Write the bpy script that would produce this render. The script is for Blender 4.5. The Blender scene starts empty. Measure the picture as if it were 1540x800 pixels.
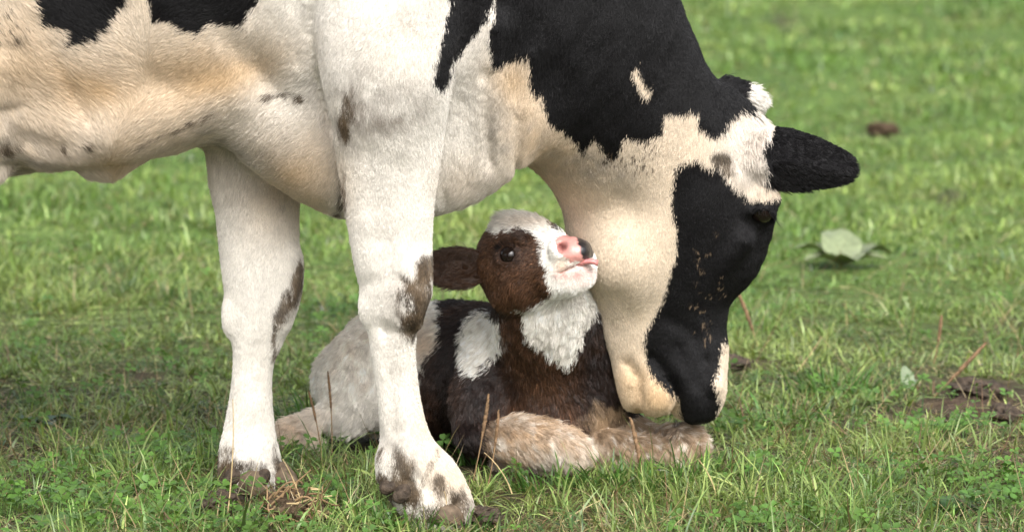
import bpy, math, random, time
T0 = time.time()
def lap(s):
    print('LAP %-14s %.1f' % (s, time.time() - T0))
import numpy as np
from mathutils import Vector, Matrix

random.seed(7)
RNG = np.random.default_rng(7)
SC = bpy.context.scene
COL = SC.collection

# ------------------------------------------------------------------ camera
CAM_Y, CAM_H, PITCH, FPX = -6.0, 1.15, math.radians(7.09), 5400.0
cam_data = bpy.data.cameras.new('camera')
cam = bpy.data.objects.new('camera', cam_data)
COL.objects.link(cam)
cam.location = (0, CAM_Y, CAM_H)
cam.rotation_euler = (math.radians(90) - PITCH, 0, 0)
cam_data.sensor_width = 36.0
cam_data.lens = FPX / 1540.0 * 36.0
cam_data.clip_start = 0.1
cam_data.clip_end = 500.0
cam_data.dof.use_dof = True
cam_data.dof.focus_distance = 6.0
cam_data.dof.aperture_fstop = 5.9
SC.camera = cam

# ------------------------------------------------------------------ sky, sun, exposure (bright overcast)
SUN_EL, SUN_AZ = math.radians(43), math.radians(168)      # azimuth from +Y, clockwise: behind the camera, a little to its right
world = bpy.data.worlds.new('World')
SC.world = world
world.use_nodes = True
wn, wl = world.node_tree.nodes, world.node_tree.links
wn.clear()
sky = wn.new('ShaderNodeTexSky')
sky.sky_type = 'NISHITA'
sky.sun_disc = False
sky.sun_elevation = SUN_EL
sky.sun_rotation = SUN_AZ
sky.air_density = 1.0
sky.dust_density = 4.0
hs = wn.new('ShaderNodeHueSaturation')
hs.inputs['Saturation'].default_value = 0.25
bg = wn.new('ShaderNodeBackground')
bg.inputs['Strength'].default_value = 0.15
wo = wn.new('ShaderNodeOutputWorld')
wl.new(sky.outputs[0], hs.inputs['Color'])
wl.new(hs.outputs[0], bg.inputs[0])
wl.new(bg.outputs[0], wo.inputs[0])
sun_data = bpy.data.lights.new('sun', 'SUN')
sun_data.energy = 1.5
sun_data.angle = math.radians(50)
sun_data.color = (1.0, 0.975, 0.94)
sun = bpy.data.objects.new('sun', sun_data)
COL.objects.link(sun)
sd = Vector((math.sin(SUN_AZ) * math.cos(SUN_EL), math.cos(SUN_AZ) * math.cos(SUN_EL), math.sin(SUN_EL)))
sun.rotation_euler = sd.to_track_quat('Z', 'Y').to_euler()
sun.location = (-2, -4, 6)
SC.view_settings.view_transform = 'Standard'
SC.view_settings.look = 'None'
SC.view_settings.exposure = 0.98
SC.view_settings.gamma = 1.0
SC.render.engine = 'CYCLES'
SC.cycles.max_bounces = 6
SC.cycles.diffuse_bounces = 3
SC.cycles.transmission_bounces = 3
SC.cycles.use_denoising = True
SC.cycles_curves.shape = 'RIBBONS'
SC.cycles_curves.subdivisions = 2

# ------------------------------------------------------------------ survey: where a sight line meets a given distance
CP, SP = math.cos(PITCH), math.sin(PITCH)
def P(px, py, Y):
    dx = (px - 770.0) / FPX
    dz = -(py - 400.0) / FPX
    d = np.array([dx, CP + dz * SP, -SP + dz * CP])
    t = (Y - CAM_Y) / d[1]
    return np.array([0, CAM_Y, CAM_H]) + d * t
def PG(px, py):                       # on flat ground
    dx = (px - 770.0) / FPX
    dz = -(py - 400.0) / FPX
    d = np.array([dx, CP + dz * SP, -SP + dz * CP])
    t = -CAM_H / d[2]
    return np.array([0, CAM_Y, CAM_H]) + d * t
def to_px(Q):
    r = Q - np.array([0, CAM_Y, CAM_H])
    dep = r[:, 1] * CP - r[:, 2] * SP
    up = r[:, 1] * SP + r[:, 2] * CP
    return np.stack([770 + FPX * r[:, 0] / dep, 400 - FPX * up / dep], 1)

# ------------------------------------------------------------------ numpy helpers
def _hash(ix, iy, iz, seed):
    h = ix * 374761393 + iy * 668265263 + iz * 1103515245 + seed * 974711
    h = ((h ^ ((h >> 13) & 0x7ffff)) * 1274126177)
    return (((h ^ ((h >> 16) & 0xffff)) & 0xffff) / np.float32(65535.0)).astype(np.float32)
def vnoise(Q, f, seed=0):             # value noise, -1..1
    q = (Q * f).astype(np.float32)
    i = np.floor(q).astype(np.int32)
    w = (q - i).astype(np.float32)
    w = w * w * (3 - 2 * w)
    r = 0
    for a in (0, 1):
        for b in (0, 1):
            for c in (0, 1):
                k = (w[:, 0] if a else 1 - w[:, 0]) * (w[:, 1] if b else 1 - w[:, 1]) * (w[:, 2] if c else 1 - w[:, 2])
                r = r + k * _hash(i[:, 0] + a, i[:, 1] + b, i[:, 2] + c, seed)
    return r * 2 - 1
def fbm(Q, f, n=3, seed=0):
    s, a, t = 0, 1.0, 0
    for o in range(n):
        s = s + a * vnoise(Q, f * 2 ** o, seed + o * 17)
        t += a
        a *= 0.5
    return s / t
def sstep(e0, e1, x):
    t = np.clip((x - e0) / (e1 - e0), 0, 1)
    return t * t * (3 - 2 * t)
def norm(v):
    return v / np.maximum(np.linalg.norm(v, axis=-1, keepdims=True), 1e-9)
def poly_sd(p, poly):                 # signed distance to a polygon, negative inside
    poly = np.array(poly, float)
    n = len(poly)
    best = np.full(len(p), 1e9)
    inside = np.zeros(len(p), bool)
    for i in range(n):
        a, b = poly[i], poly[(i + 1) % n]
        e = b - a
        w = p - a
        t = np.clip((w @ e) / max(e @ e, 1e-9), 0, 1)
        best = np.minimum(best, np.hypot(w[:, 0] - t * e[0], w[:, 1] - t * e[1]))
        c = (a[1] > p[:, 1]) != (b[1] > p[:, 1])
        xs = a[0] + (p[:, 1] - a[1]) / (e[1] if abs(e[1]) > 1e-9 else 1e-9) * e[0]
        inside ^= c & (p[:, 0] < xs)
    return np.where(inside, -best, best)
def blob(p, cx, cy, rx, ry, ang=0):
    c, s = math.cos(math.radians(ang)), math.sin(math.radians(ang))
    x, y = p[:, 0] - cx, p[:, 1] - cy
    u, v = (x * c + y * s) / rx, (-x * s + y * c) / ry
    return np.exp(-(u * u + v * v))

# ------------------------------------------------------------------ shape fields (distance functions on a grid, meshed with surface nets)
class Loft:
    """A limb or trunk: stations given by the two edges of its outline, a distance Y and a half thickness b."""
    def __init__(self, st, sub=3, cap=1.0, rough=0.0):
        rows = []
        for A, B, Y, b in st:
            YA, YB = (Y if isinstance(Y, tuple) else (Y, Y))
            a3, b3 = P(A[0], A[1], YA), P(B[0], B[1], YB)
            c = (a3 + b3) / 2
            u = (a3 - b3) / 2
            rows.append(np.concatenate([c, u, [b]]))
        R = np.array(rows)
        out = []
        n = len(R)
        for i in range(n - 1):
            p0, p1, p2, p3 = R[max(i - 1, 0)], R[i], R[i + 1], R[min(i + 2, n - 1)]
            for k in range(sub):
                t = k / sub
                out.append(0.5 * ((2 * p1) + (-p0 + p2) * t + (2 * p0 - 5 * p1 + 4 * p2 - p3) * t * t + (-p0 + 3 * p1 - 3 * p2 + p3) * t ** 3))
        out.append(R[-1])
        R = np.array(out)
        self.c = R[:, :3]
        self.a = np.maximum(np.linalg.norm(R[:, 3:6], axis=1), 1e-4)
        self.u = R[:, 3:6] / self.a[:, None]
        self.b = np.maximum(R[:, 6], 1e-4)
        self.cap = cap
        m = np.maximum(self.a, self.b)[:, None]
        self.lo, self.hi = (self.c - m).min(0), (self.c + m).max(0)
    def __call__(self, Q):
        f = np.float32
        Q = np.asarray(Q, f)
        best = np.full(len(Q), 9.0, f)
        n = len(self.c) - 1
        for i in range(n):
            c0, c1 = self.c[i], self.c[i + 1]
            ax = c1 - c0
            L = math.sqrt(ax @ ax)
            if L < 1e-6:
                continue
            axn = ax / L
            s = Q @ axn.astype(f) - f(c0 @ axn)
            m = max(self.a[i], self.b[i], self.a[i + 1], self.b[i + 1]) * 0.6 + 0.04
            sel = np.flatnonzero((s > (-m if i else -9)) & (s < (L + m if i < n - 1 else 9)))
            if not len(sel):
                continue
            q, s = Q[sel], s[sel]
            t = np.clip(s / f(L), 0, 1)
            rel = q - c0.astype(f)
            u = norm(self.u[i] + self.u[i + 1])
            u = norm(u - axn * (u @ axn))
            v = np.cross(axn, u)
            a = f(self.a[i]) + t * f(self.a[i + 1] - self.a[i])
            b = f(self.b[i]) + t * f(self.b[i + 1] - self.b[i])
            w = np.minimum(a, b) * f(self.cap)
            du, dv, dw = (rel @ u.astype(f)) / a, (rel @ v.astype(f)) / b, (s - t * f(L)) / w
            k0 = np.sqrt(du * du + dv * dv + dw * dw)
            du /= a
            dv /= b
            dw /= w
            k1 = np.sqrt(du * du + dv * dv + dw * dw)
            d = np.where(k1 > 1e-6, k0 * (k0 - 1) / np.maximum(k1, f(1e-6)), -np.minimum(a, b))
            best[sel] = np.minimum(best[sel], d)
        return best
class Ball:
    """An ellipsoid: centre, radii, optional rotation (columns are its axes)."""
    def __init__(self, c, r, rot=None):
        self.p, self.r = np.array(c, float), np.array(r if hasattr(r, '__len__') else (r, r, r), float)
        self.rot = np.eye(3) if rot is None else rot
        m = self.r.max()
        self.lo, self.hi = self.p - m, self.p + m
    def __call__(self, Q):
        q = (Q - self.p) @ self.rot
        k0 = np.linalg.norm(q / self.r, axis=1)
        k1 = np.linalg.norm(q / self.r ** 2, axis=1)
        return np.where(k1 > 1e-6, k0 * (k0 - 1) / np.maximum(k1, 1e-6), -self.r.min())
class Ring:
    """A squashed torus round an axis: eyelids and nostril rims."""
    def __init__(self, c, rot, R, r, squash):
        self.p, self.rot, self.R, self.r, self.sq = np.array(c, float), rot, R, r, squash
        m = R + r
        self.lo, self.hi = self.p - m, self.p + m
    def __call__(self, Q):
        q = (Q - self.p) @ self.rot
        rr = np.hypot(q[:, 0], q[:, 1] / self.sq) - self.R
        return np.hypot(rr, q[:, 2]) - self.r
class Field:
    def __init__(self, lo, hi, h):
        self.lo, self.h = np.array(lo, float), h
        self.n = np.ceil((np.array(hi) - self.lo) / h).astype(int) + 1
        self.A = np.full(self.n, 1.0, np.float32)
    def _sub(self, s, m):
        i0 = np.clip(np.floor((s.lo - m - self.lo) / self.h).astype(int), 0, self.n - 1)
        i1 = np.clip(np.ceil((s.hi + m - self.lo) / self.h).astype(int) + 1, 1, self.n)
        if np.any(i1 <= i0):
            return None
        g = np.meshgrid(*[(self.lo[k] + np.arange(i0[k], i1[k]) * self.h).astype(np.float32) for k in range(3)], indexing='ij')
        Q = np.stack([x.ravel() for x in g], 1)
        return (slice(i0[0], i1[0]), slice(i0[1], i1[1]), slice(i0[2], i1[2])), Q
    def add(self, s, k=0.02):
        r = self._sub(s, k + 0.03)
        if r is None:
            return
        sl, Q = r
        d = s(Q).reshape(self.A[sl].shape).astype(np.float32)
        a = self.A[sl]
        hh = np.clip(0.5 + 0.5 * (a - d) / k, 0, 1)
        self.A[sl] = a * (1 - hh) + d * hh - k * hh * (1 - hh)
    def cut(self, s, k=0.005):
        r = self._sub(s, k + 0.03)
        if r is None:
            return
        sl, Q = r
        d = -s(Q).reshape(self.A[sl].shape).astype(np.float32)
        a = self.A[sl]
        hh = np.clip(0.5 - 0.5 * (a - d) / k, 0, 1)
        self.A[sl] = a * (1 - hh) + d * hh + k * hh * (1 - hh)
    def sample(self, Q):
        q = (Q - self.lo) / self.h
        i = np.clip(np.floor(q).astype(int), 0, self.n - 2)
        w = np.clip(q - i, 0, 1)
        r = 0
        for a in (0, 1):
            for b in (0, 1):
                for c in (0, 1):
                    k = (w[:, 0] if a else 1 - w[:, 0]) * (w[:, 1] if b else 1 - w[:, 1]) * (w[:, 2] if c else 1 - w[:, 2])
                    r = r + k * self.A[i[:, 0] + a, i[:, 1] + b, i[:, 2] + c]
        return r
    def grad(self, Q):
        e = self.h
        g = np.stack([self.sample(Q + e * np.eye(3)[k]) - self.sample(Q - e * np.eye(3)[k]) for k in range(3)], 1)
        return norm(g)
    def hit(self, px, py, near=-0.6, far=1.2):
        ys = np.arange(near, far, 0.002)
        Q = np.array([P(px, py, y) for y in ys])
        d = self.sample(Q)
        k = np.argmax(d < 0)
        return Q[k]
    def mesh(self, smooth=2):
        A = self.A
        s = A < 0
        c = np.zeros(np.array(A.shape) - 1, np.int8)
        nx, ny, nz = c.shape
        for a in (0, 1):
            for b in (0, 1):
                for d in (0, 1):
                    c += s[a:a + nx, b:b + ny, d:d + nz]
        act = (c > 0) & (c < 8)
        I = np.argwhere(act)
        idx = np.full(c.shape, -1, np.int64)
        idx[act] = np.arange(len(I))
        pos = np.zeros((len(I), 3))
        cnt = np.zeros(len(I))
        cor = [(a, b, d) for a in (0, 1) for b in (0, 1) for d in (0, 1)]
        for p in cor:
            for ax in range(3):
                if p[ax]:
                    continue
                q = list(p)
                q[ax] = 1
                va = A[I[:, 0] + p[0], I[:, 1] + p[1], I[:, 2] + p[2]]
                vb = A[I[:, 0] + q[0], I[:, 1] + q[1], I[:, 2] + q[2]]
                m = (va < 0) != (vb < 0)
                t = np.where(m, va / np.where(m, va - vb, 1), 0)
                pp = np.tile(np.array(p, float), (len(I), 1))
                pp[:, ax] = t
                pos[m] += pp[m]
                cnt[m] += 1
        V = self.lo + (I + pos / np.maximum(cnt, 1)[:, None]) * self.h
        F = []
        for ax in range(3):
            o1, o2 = (ax + 1) % 3, (ax + 2) % 3
            sl0 = [slice(1, -1)] * 3
            sl1 = [slice(1, -1)] * 3
            sl0[ax], sl1[ax] = slice(0, -1), slice(1, None)
            d0, d1 = s[tuple(sl0)], s[tuple(sl1)]
            for flip, mm in ((False, d0 & ~d1), (True, ~d0 & d1)):
                E = np.argwhere(mm)
                if not len(E):
                    continue
                base = E.copy()
                base[:, o1] += 1
                base[:, o2] += 1
                def cell(a, b):
                    k = base.copy()
                    k[:, o1] -= a
                    k[:, o2] -= b
                    return idx[k[:, 0], k[:, 1], k[:, 2]]
                q = np.stack([cell(1, 1), cell(0, 1), cell(0, 0), cell(1, 0)], 1)
                F.append(q[:, ::-1] if flip else q)
        F = np.concatenate(F)
        F = F[(F >= 0).all(1)]
        for _ in range(smooth):
            acc = np.zeros_like(V)
            n = np.zeros(len(V))
            for k in range(4):
                for j in (1, 3):
                    np.add.at(acc, F[:, k], V[F[:, (k + j) % 4]])
                    np.add.at(n, F[:, k], 1)
            V = V * 0.5 + 0.5 * acc / np.maximum(n, 1)[:, None]
        return V, F

# ------------------------------------------------------------------ object helpers
def mesh_obj(name, V, F, mat, parent=None, smooth=True, col=None, extra=None):
    me = bpy.data.meshes.new(name)
    V = np.asarray(V, np.float32)
    if isinstance(F, np.ndarray):
        k = F.shape[1]
        me.vertices.add(len(V))
        me.vertices.foreach_set('co', V.ravel())
        me.loops.add(F.size)
        me.loops.foreach_set('vertex_index', F.astype(np.int32).ravel())
        me.polygons.add(len(F))
        me.polygons.foreach_set('loop_start', np.arange(0, F.size, k, dtype=np.int32))
        me.update(calc_edges=True)
    else:
        me.from_pydata(V.tolist(), [], F)
        me.update()
    if smooth:
        me.polygons.foreach_set('use_smooth', np.ones(len(me.polygons), bool))
    if col is not None:
        at = me.attributes.new('tint', 'FLOAT_COLOR', 'POINT')
        c4 = np.ones((len(V), 4), np.float32)
        c4[:, :3] = col
        at.data.foreach_set('color', c4.ravel())
    for nm, arr in (extra or {}).items():
        at = me.attributes.new(nm, 'FLOAT', 'POINT')
        at.data.foreach_set('value', np.asarray(arr, np.float32))
    me.materials.append(mat)
    o = bpy.data.objects.new(name, me)
    COL.objects.link(o)
    if parent is not None:
        o.parent = parent
        o.matrix_parent_inverse = Matrix.Translation(-parent_loc(parent))
    return o
def parent_loc(o):
    v = Vector((0, 0, 0))
    while o is not None:
        v += o.location
        o = o.parent if o.parent is None or o.type == 'EMPTY' else None
    return v
def empty(name, loc, label, cat, group=None):
    o = bpy.data.objects.new(name, None)
    COL.objects.link(o)
    o.location = loc
    o.empty_display_size = 0.1
    o['label'] = label
    o['category'] = cat
    if group:
        o['group'] = group
    return o
def tag(o, label, cat, group=None):
    o['label'] = label
    o['category'] = cat
    if group:
        o['group'] = group
    return o
def tris_of(F):
    if F.shape[1] == 3:
        return F
    return np.concatenate([F[:, [0, 1, 2]], F[:, [0, 2, 3]]])
def scatter(V, F, dens_fn, base):
    """Random points on a surface; dens_fn(points, normals) in 0..1 thins them."""
    T = tris_of(F)
    a, b, c = V[T[:, 0]], V[T[:, 1]], V[T[:, 2]]
    N = np.cross(b - a, c - a)
    ar = np.linalg.norm(N, axis=1) / 2
    VN = np.zeros_like(V)
    for k in range(3):
        np.add.at(VN, T[:, k], N)
    VN = norm(VN)
    w = dens_fn((a + b + c) / 3, norm(N)) * ar
    n = int(w.sum() * base)
    cum = np.cumsum(w)
    f = np.searchsorted(cum, RNG.random(n) * cum[-1])
    f = np.minimum(f, len(T) - 1)
    r1, r2 = np.sqrt(RNG.random(n)), RNG.random(n)
    w0, w1, w2 = (1 - r1)[:, None], (r1 * (1 - r2))[:, None], (r1 * r2)[:, None]
    Q = w0 * a[f] + w1 * b[f] + w2 * c[f]
    NN = norm(w0 * VN[T[f, 0]] + w1 * VN[T[f, 1]] + w2 * VN[T[f, 2]])
    scatter.last = (T[f], np.concatenate([w0, w1, w2], 1))
    return Q, NN
def carry(A):
    """Vertex values carried to the last scattered points."""
    t, w = scatter.last
    return A[t[:, 0]] * w[:, :1] + A[t[:, 1]] * w[:, 1:2] + A[t[:, 2]] * w[:, 2:]
class Chart:
    """Distance to a set of patch outlines on the flank, tabulated."""
    def __init__(self, polys, lo, hi, step=3.0):
        self.lo, self.st = np.array(lo, float), step
        self.n = np.ceil((np.array(hi) - self.lo) / step).astype(int) + 1
        g = np.meshgrid(*[self.lo[k] + np.arange(self.n[k]) * step for k in (0, 1)], indexing='ij')
        q = np.stack([x.ravel() for x in g], 1)
        d = np.full(len(q), 1e9)
        for poly in polys:
            b = np.array(poly, float)
            m = ((q > b.min(0) - 40) & (q < b.max(0) + 40)).all(1)
            d[m] = np.minimum(d[m], poly_sd(q[m], poly))
        self.d = np.minimum(d, 40).reshape(self.n)
    def __call__(self, p):
        q = np.clip((p - self.lo) / self.st, 0, self.n - 1.001)
        i = q.astype(int)
        w = q - i
        x, y = i[:, 0], i[:, 1]
        return (self.d[x, y] * (1 - w[:, 0]) + self.d[x + 1, y] * w[:, 0]) * (1 - w[:, 1]) + (self.d[x, y + 1] * (1 - w[:, 0]) + self.d[x + 1, y + 1] * w[:, 0]) * w[:, 1]
def fur_obj(name, pts, rad, col, mat, parent):
    """pts (n, k, 3): one curve per hair."""
    n, k, _ = pts.shape
    hc = bpy.data.hair_curves.new(name)
    hc.add_curves([k] * n)
    hc.attributes['position'].data.foreach_set('vector', pts.astype(np.float32).ravel())
    ra = hc.attributes.get('radius') or hc.attributes.new('radius', 'FLOAT', 'POINT')
    ra.data.foreach_set('value', rad.astype(np.float32).ravel())
    ca = hc.attributes.new('tint', 'FLOAT_COLOR', 'CURVE')
    c4 = np.ones((n, 4), np.float32)
    c4[:, :3] = col
    ca.data.foreach_set('color', c4.ravel())
    hc.materials.append(mat)
    o = bpy.data.objects.new(name, hc)
    COL.objects.link(o)
    o.parent = parent
    if parent.parent is None or parent.type == 'EMPTY':
        o.matrix_parent_inverse = Matrix.Translation(-parent_loc(parent))
    o['kind'] = 'stuff'
    return o
def grow(Q, N, D, L, lift, curl, r0, col, clump=0.0, csize=0.01):
    """Hair from roots Q with normals N, lying along D."""
    n = len(Q)
    D = norm(D - N * (D * N).sum(1)[:, None])
    D = norm(D + RNG.normal(0, curl, (n, 3)))
    D = norm(D - N * np.minimum((D * N).sum(1), 0)[:, None])
    s = (lift * RNG.uniform(0.5, 1.5, n))[:, None]
    L = L[:, None]
    p0 = Q - N * 0.001
    p1 = Q + (D * 0.33 + N * s * 0.45) * L
    p2 = Q + (D * 0.67 + N * s * 0.75) * L
    p3 = Q + (D * 1.0 + N * s * 0.85) * L + RNG.normal(0, 0.06, (n, 3)) * L
    if clump > 0:
        key = np.floor((Q + fbm(Q, 60, 1, 5)[:, None] * csize * 0.5) / csize).astype(np.int64)
        key -= key.min(0)
        kk = (key[:, 0] * 4001 + key[:, 1]) * 4001 + key[:, 2]
        uq, inv = np.unique(kk, return_inverse=True)
        cnt = np.bincount(inv)
        dirj = RNG.normal(0, 0.25, (len(uq), 3))
        for P_, f in ((p1, clump * 0.15), (p2, clump * 0.5), (p3, clump)):
            mean = np.stack([np.bincount(inv, P_[:, k]) / cnt for k in range(3)], 1)
            P_ += f * (mean[inv] - P_) + f * dirj[inv] * L
    pts = np.stack([p0, p1, p2, p3], 1)
    rad = np.array([1.0, 0.9, 0.7, 0.15]) * (r0 * RNG.uniform(0.75, 1.25, n))[:, None]
    return pts, rad

# ------------------------------------------------------------------ materials
def mat_new(name):
    m = bpy.data.materials.new(name)
    m.use_nodes = True
    nt = m.node_tree
    b = nt.nodes['Principled BSDF']
    return m, nt, b
def attr_color(nt, name='tint'):
    a = nt.nodes.new('ShaderNodeAttribute')
    a.attribute_name = name
    return a.outputs['Color']
def noise_mul(nt, colsock, scale, lo, hi, detail=4):
    """colour x procedural noise between lo and hi"""
    tc = nt.nodes.new('ShaderNodeTexCoord')
    n = nt.nodes.new('ShaderNodeTexNoise')
    n.inputs['Scale'].default_value = scale
    n.inputs['Detail'].default_value = detail
    nt.links.new(tc.outputs['Object'], n.inputs['Vector'])
    mr = nt.nodes.new('ShaderNodeMapRange')
    mr.inputs['From Min'].default_value = 0.3
    mr.inputs['From Max'].default_value = 0.7
    mr.inputs['To Min'].default_value = lo
    mr.inputs['To Max'].default_value = hi
    nt.links.new(n.outputs['Fac'], mr.inputs['Value'])
    mx = nt.nodes.new('ShaderNodeVectorMath')
    mx.operation = 'SCALE'
    nt.links.new(colsock, mx.inputs[0])
    nt.links.new(mr.outputs[0], mx.inputs['Scale'])
    return mx.outputs[0], n
def mat_fur(name, rough=0.55, spec=0.25):
    m, nt, b = mat_new(name)
    nt.links.new(attr_color(nt), b.inputs['Base Color'])
    b.inputs['Roughness'].default_value = rough
    b.inputs['Specular IOR Level'].default_value = spec
    return m
def mat_skin(name, rough=0.7, spec=0.2, bump=0.3):
    m, nt, b = mat_new(name)
    c, n = noise_mul(nt, attr_color(nt), 90, 0.85, 1.1)
    nt.links.new(c, b.inputs['Base Color'])
    b.inputs['Roughness'].default_value = rough
    b.inputs['Specular IOR Level'].default_value = spec
    bp = nt.nodes.new('ShaderNodeBump')
    bp.inputs['Strength'].default_value = bump
    bp.inputs['Distance'].default_value = 0.004
    nt.links.new(n.outputs['Fac'], bp.inputs['Height'])
    nt.links.new(bp.outputs[0], b.inputs['Normal'])
    return m
def mat_plain(name, col, rough=0.6, spec=0.3, scale=40, lo=0.7, hi=1.25, bump=0.4, dist=0.003, sss=0.0):
    m, nt, b = mat_new(name)
    rgb = nt.nodes.new('ShaderNodeRGB')
    rgb.outputs[0].default_value = (*col, 1)
    c, n = noise_mul(nt, rgb.outputs[0], scale, lo, hi)
    nt.links.new(c, b.inputs['Base Color'])
    b.inputs['Roughness'].default_value = rough
    b.inputs['Specular IOR Level'].default_value = spec
    if sss:
        b.inputs['Subsurface Weight'].default_value = sss
        b.inputs['Subsurface Radius'].default_value = (0.006, 0.002, 0.001)
        b.inputs['Subsurface Scale'].default_value = 1.0
    bp = nt.nodes.new('ShaderNodeBump')
    bp.inputs['Strength'].default_value = bump
    bp.inputs['Distance'].default_value = dist
    nt.links.new(n.outputs['Fac'], bp.inputs['Height'])
    nt.links.new(bp.outputs[0], b.inputs['Normal'])
    return m
def mat_leaf(name, rough=0.45, spec=0.35, trans=0.35):
    m, nt, b = mat_new(name)
    c, n = noise_mul(nt, attr_color(nt), 60, 0.8, 1.2)
    nt.links.new(c, b.inputs['Base Color'])
    b.inputs['Roughness'].default_value = rough
    b.inputs['Specular IOR Level'].default_value = spec
    tr = nt.nodes.new('ShaderNodeBsdfTranslucent')
    sc = nt.nodes.new('ShaderNodeVectorMath')
    sc.operation = 'MULTIPLY'
    sc.inputs[1].default_value = (1.25, 1.35, 0.6)
    nt.links.new(c, sc.inputs[0])
    nt.links.new(sc.outputs[0], tr.inputs['Color'])
    mx = nt.nodes.new('ShaderNodeMixShader')
    mx.inputs[0].default_value = trans
    nt.links.new(b.outputs[0], mx.inputs[1])
    nt.links.new(tr.outputs[0], mx.inputs[2])
    nt.links.new(mx.outputs[0], nt.nodes['Material Output'].inputs['Surface'])
    return m
M_FUR = mat_fur('cow_hair', 0.42, 0.20)
M_FURC = mat_fur('calf_hair', 0.38, 0.4)
M_SKIN = mat_skin('cow_skin')
M_NOSE = mat_skin('wet_nose', 0.32, 0.5, 0.5)
M_GRASS = mat_leaf('grass_blade', 0.38, 0.5, 0.25)
M_LEAF = mat_leaf('broad_leaf', 0.45, 0.4, 0.3)
M_HOOF = mat_plain('hoof_horn', (0.13, 0.095, 0.065), 0.75, 0.2, 45, 0.35, 1.5, 0.9, 0.008)
M_EYE = mat_plain('eye_ball', (0.010, 0.006, 0.005), 0.05, 0.4, 20, 0.8, 1.2, 0.0)
M_TONGUE = mat_plain('tongue', (0.62, 0.24, 0.23), 0.3, 0.5, 200, 0.9, 1.1, 0.3, 0.001, 0.3)
M_MUD = mat_plain('mud', (0.06, 0.043, 0.030), 0.75, 0.3, 60, 0.4, 1.6, 1.0, 0.012)


# ------------------------------------------------------------------ ground
BARE = [(1470, 600, 120, 42, 1.1), (1500, 680, 70, 30, .8), (1110, 545, 60, 14, .8), (1210, 480, 50, 10, .5), (1325, 190, 26, 12, 1.0), (1180, 30, 25, 10, .8), (230, 560, 60, 14, .7), (690, 768, 55, 22, .9), (380, 765, 120, 26, .9), (1430, 290, 30, 12, .8), (1500, 480, 70, 20, .5),
        (1420, 690, 70, 14, .6), (150, 735, 60, 10, .6), (780, 735, 60, 14, .4), (1380, 650, 70, 16, .6), (860, 700, 120, 12, .5)]
def bare_mask(X, Y):
    Q = np.stack([X, Y, np.zeros_like(X)], 1)
    p = to_px(Q)
    m = np.zeros(len(X))
    for cx, cy, rx, ry, k in BARE:
        m = np.maximum(m, k * blob(p, cx, cy, rx, ry))
    m = m + 0.34 * fbm(Q, 3.0, 3, 61) * sstep(1.0, 0.1, Y) + 0.12 * fbm(Q, 14, 2, 67)
    return np.clip(m, 0, 1)
def ground_z(X, Y):
    Q = np.stack([X, Y, np.zeros_like(X)], 1)
    far = sstep(3.0, 12.0, Y)
    return 0.014 * fbm(Q, 4.0, 3, 81) * (1 + 1.0 * far) + 0.05 * far * vnoise(Q, 0.5, 85) + 0.006 * vnoise(Q, 22, 83) - 0.012
def axis_pts(lo, hi, fine_lo, fine_hi, step, grow_=1.18):
    a = list(np.arange(fine_lo, fine_hi, step))
    s, x = step, fine_hi
    while x < hi:
        a.append(x)
        s *= grow_
        x += s
    a.append(hi)
    s, x, b = step, fine_lo, []
    while x > lo:
        s *= grow_
        x -= s
        b.append(max(x, lo))
    return np.array(sorted(set(b + a)))
gx = axis_pts(-150, 150, -1.7, 1.7, 0.02)
gy = axis_pts(-30, 260, -1.6, 5.0, 0.025, 1.08)
GX, GY = np.meshgrid(gx, gy, indexing='ij')
X, Y = GX.ravel(), GY.ravel()
bm_ = bare_mask(X, Y)
Z = ground_z(X, Y) + np.where(np.abs(X) < 3, bm_ * 0.022 * (fbm(np.stack([X, Y, X * 0], 1), 30, 2, 91)), 0)
nx, ny = len(gx), len(gy)
ii = np.arange(nx * ny).reshape(nx, ny)
GF = np.stack([ii[:-1, :-1].ravel(), ii[1:, :-1].ravel(), ii[1:, 1:].ravel(), ii[:-1, 1:].ravel()], 1)
soil, thatch, turf = np.array([0.062, 0.043, 0.030]), np.array([0.052, 0.048, 0.024]), np.array([0.085, 0.140, 0.032])
fo = sstep(0.4, 4, Y)[:, None]
gc = thatch * (1 - fo) + turf * fo
gc = gc * (1 - bm_[:, None]) + soil * bm_[:, None]
gc *= (1 + 0.35 * fbm(np.stack([X, Y, X * 0], 1), 9, 3, 95))[:, None]
M_GROUND, nt_, b_ = mat_new('pasture_soil')
c_, n_ = noise_mul(nt_, attr_color(nt_), 55, 0.55, 1.5, 8)
nt_.links.new(c_, b_.inputs['Base Color'])
b_.inputs['Roughness'].default_value = 0.9
b_.inputs['Specular IOR Level'].default_value = 0.15
bp_ = nt_.nodes.new('ShaderNodeBump')
bp_.inputs['Strength'].default_value = 0.9
bp_.inputs['Distance'].default_value = 0.012
nt_.links.new(n_.outputs['Fac'], bp_.inputs['Height'])
nt_.links.new(bp_.outputs[0], b_.inputs['Normal'])
ground = mesh_obj('ground', np.stack([X, Y, Z], 1), GF, M_GROUND, None, col=gc)
ground['kind'] = 'structure'
ground['label'] = 'grassy pasture soil with thatch and bare muddy patches'
ground['category'] = 'ground'

# ------------------------------------------------------------------ the cow
class Coat:
    """Colour, lie and length of the hair, by region of the body."""
W_, CREAM, TAN = np.array([0.74, 0.70, 0.635]), np.array([0.70, 0.575, 0.43]), np.array([0.56, 0.40, 0.235])
BLACK, MUD, GREYM = np.array([0.0075, 0.007, 0.0075]), np.array([0.10, 0.075, 0.052]), np.array([0.30, 0.265, 0.225])

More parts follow.
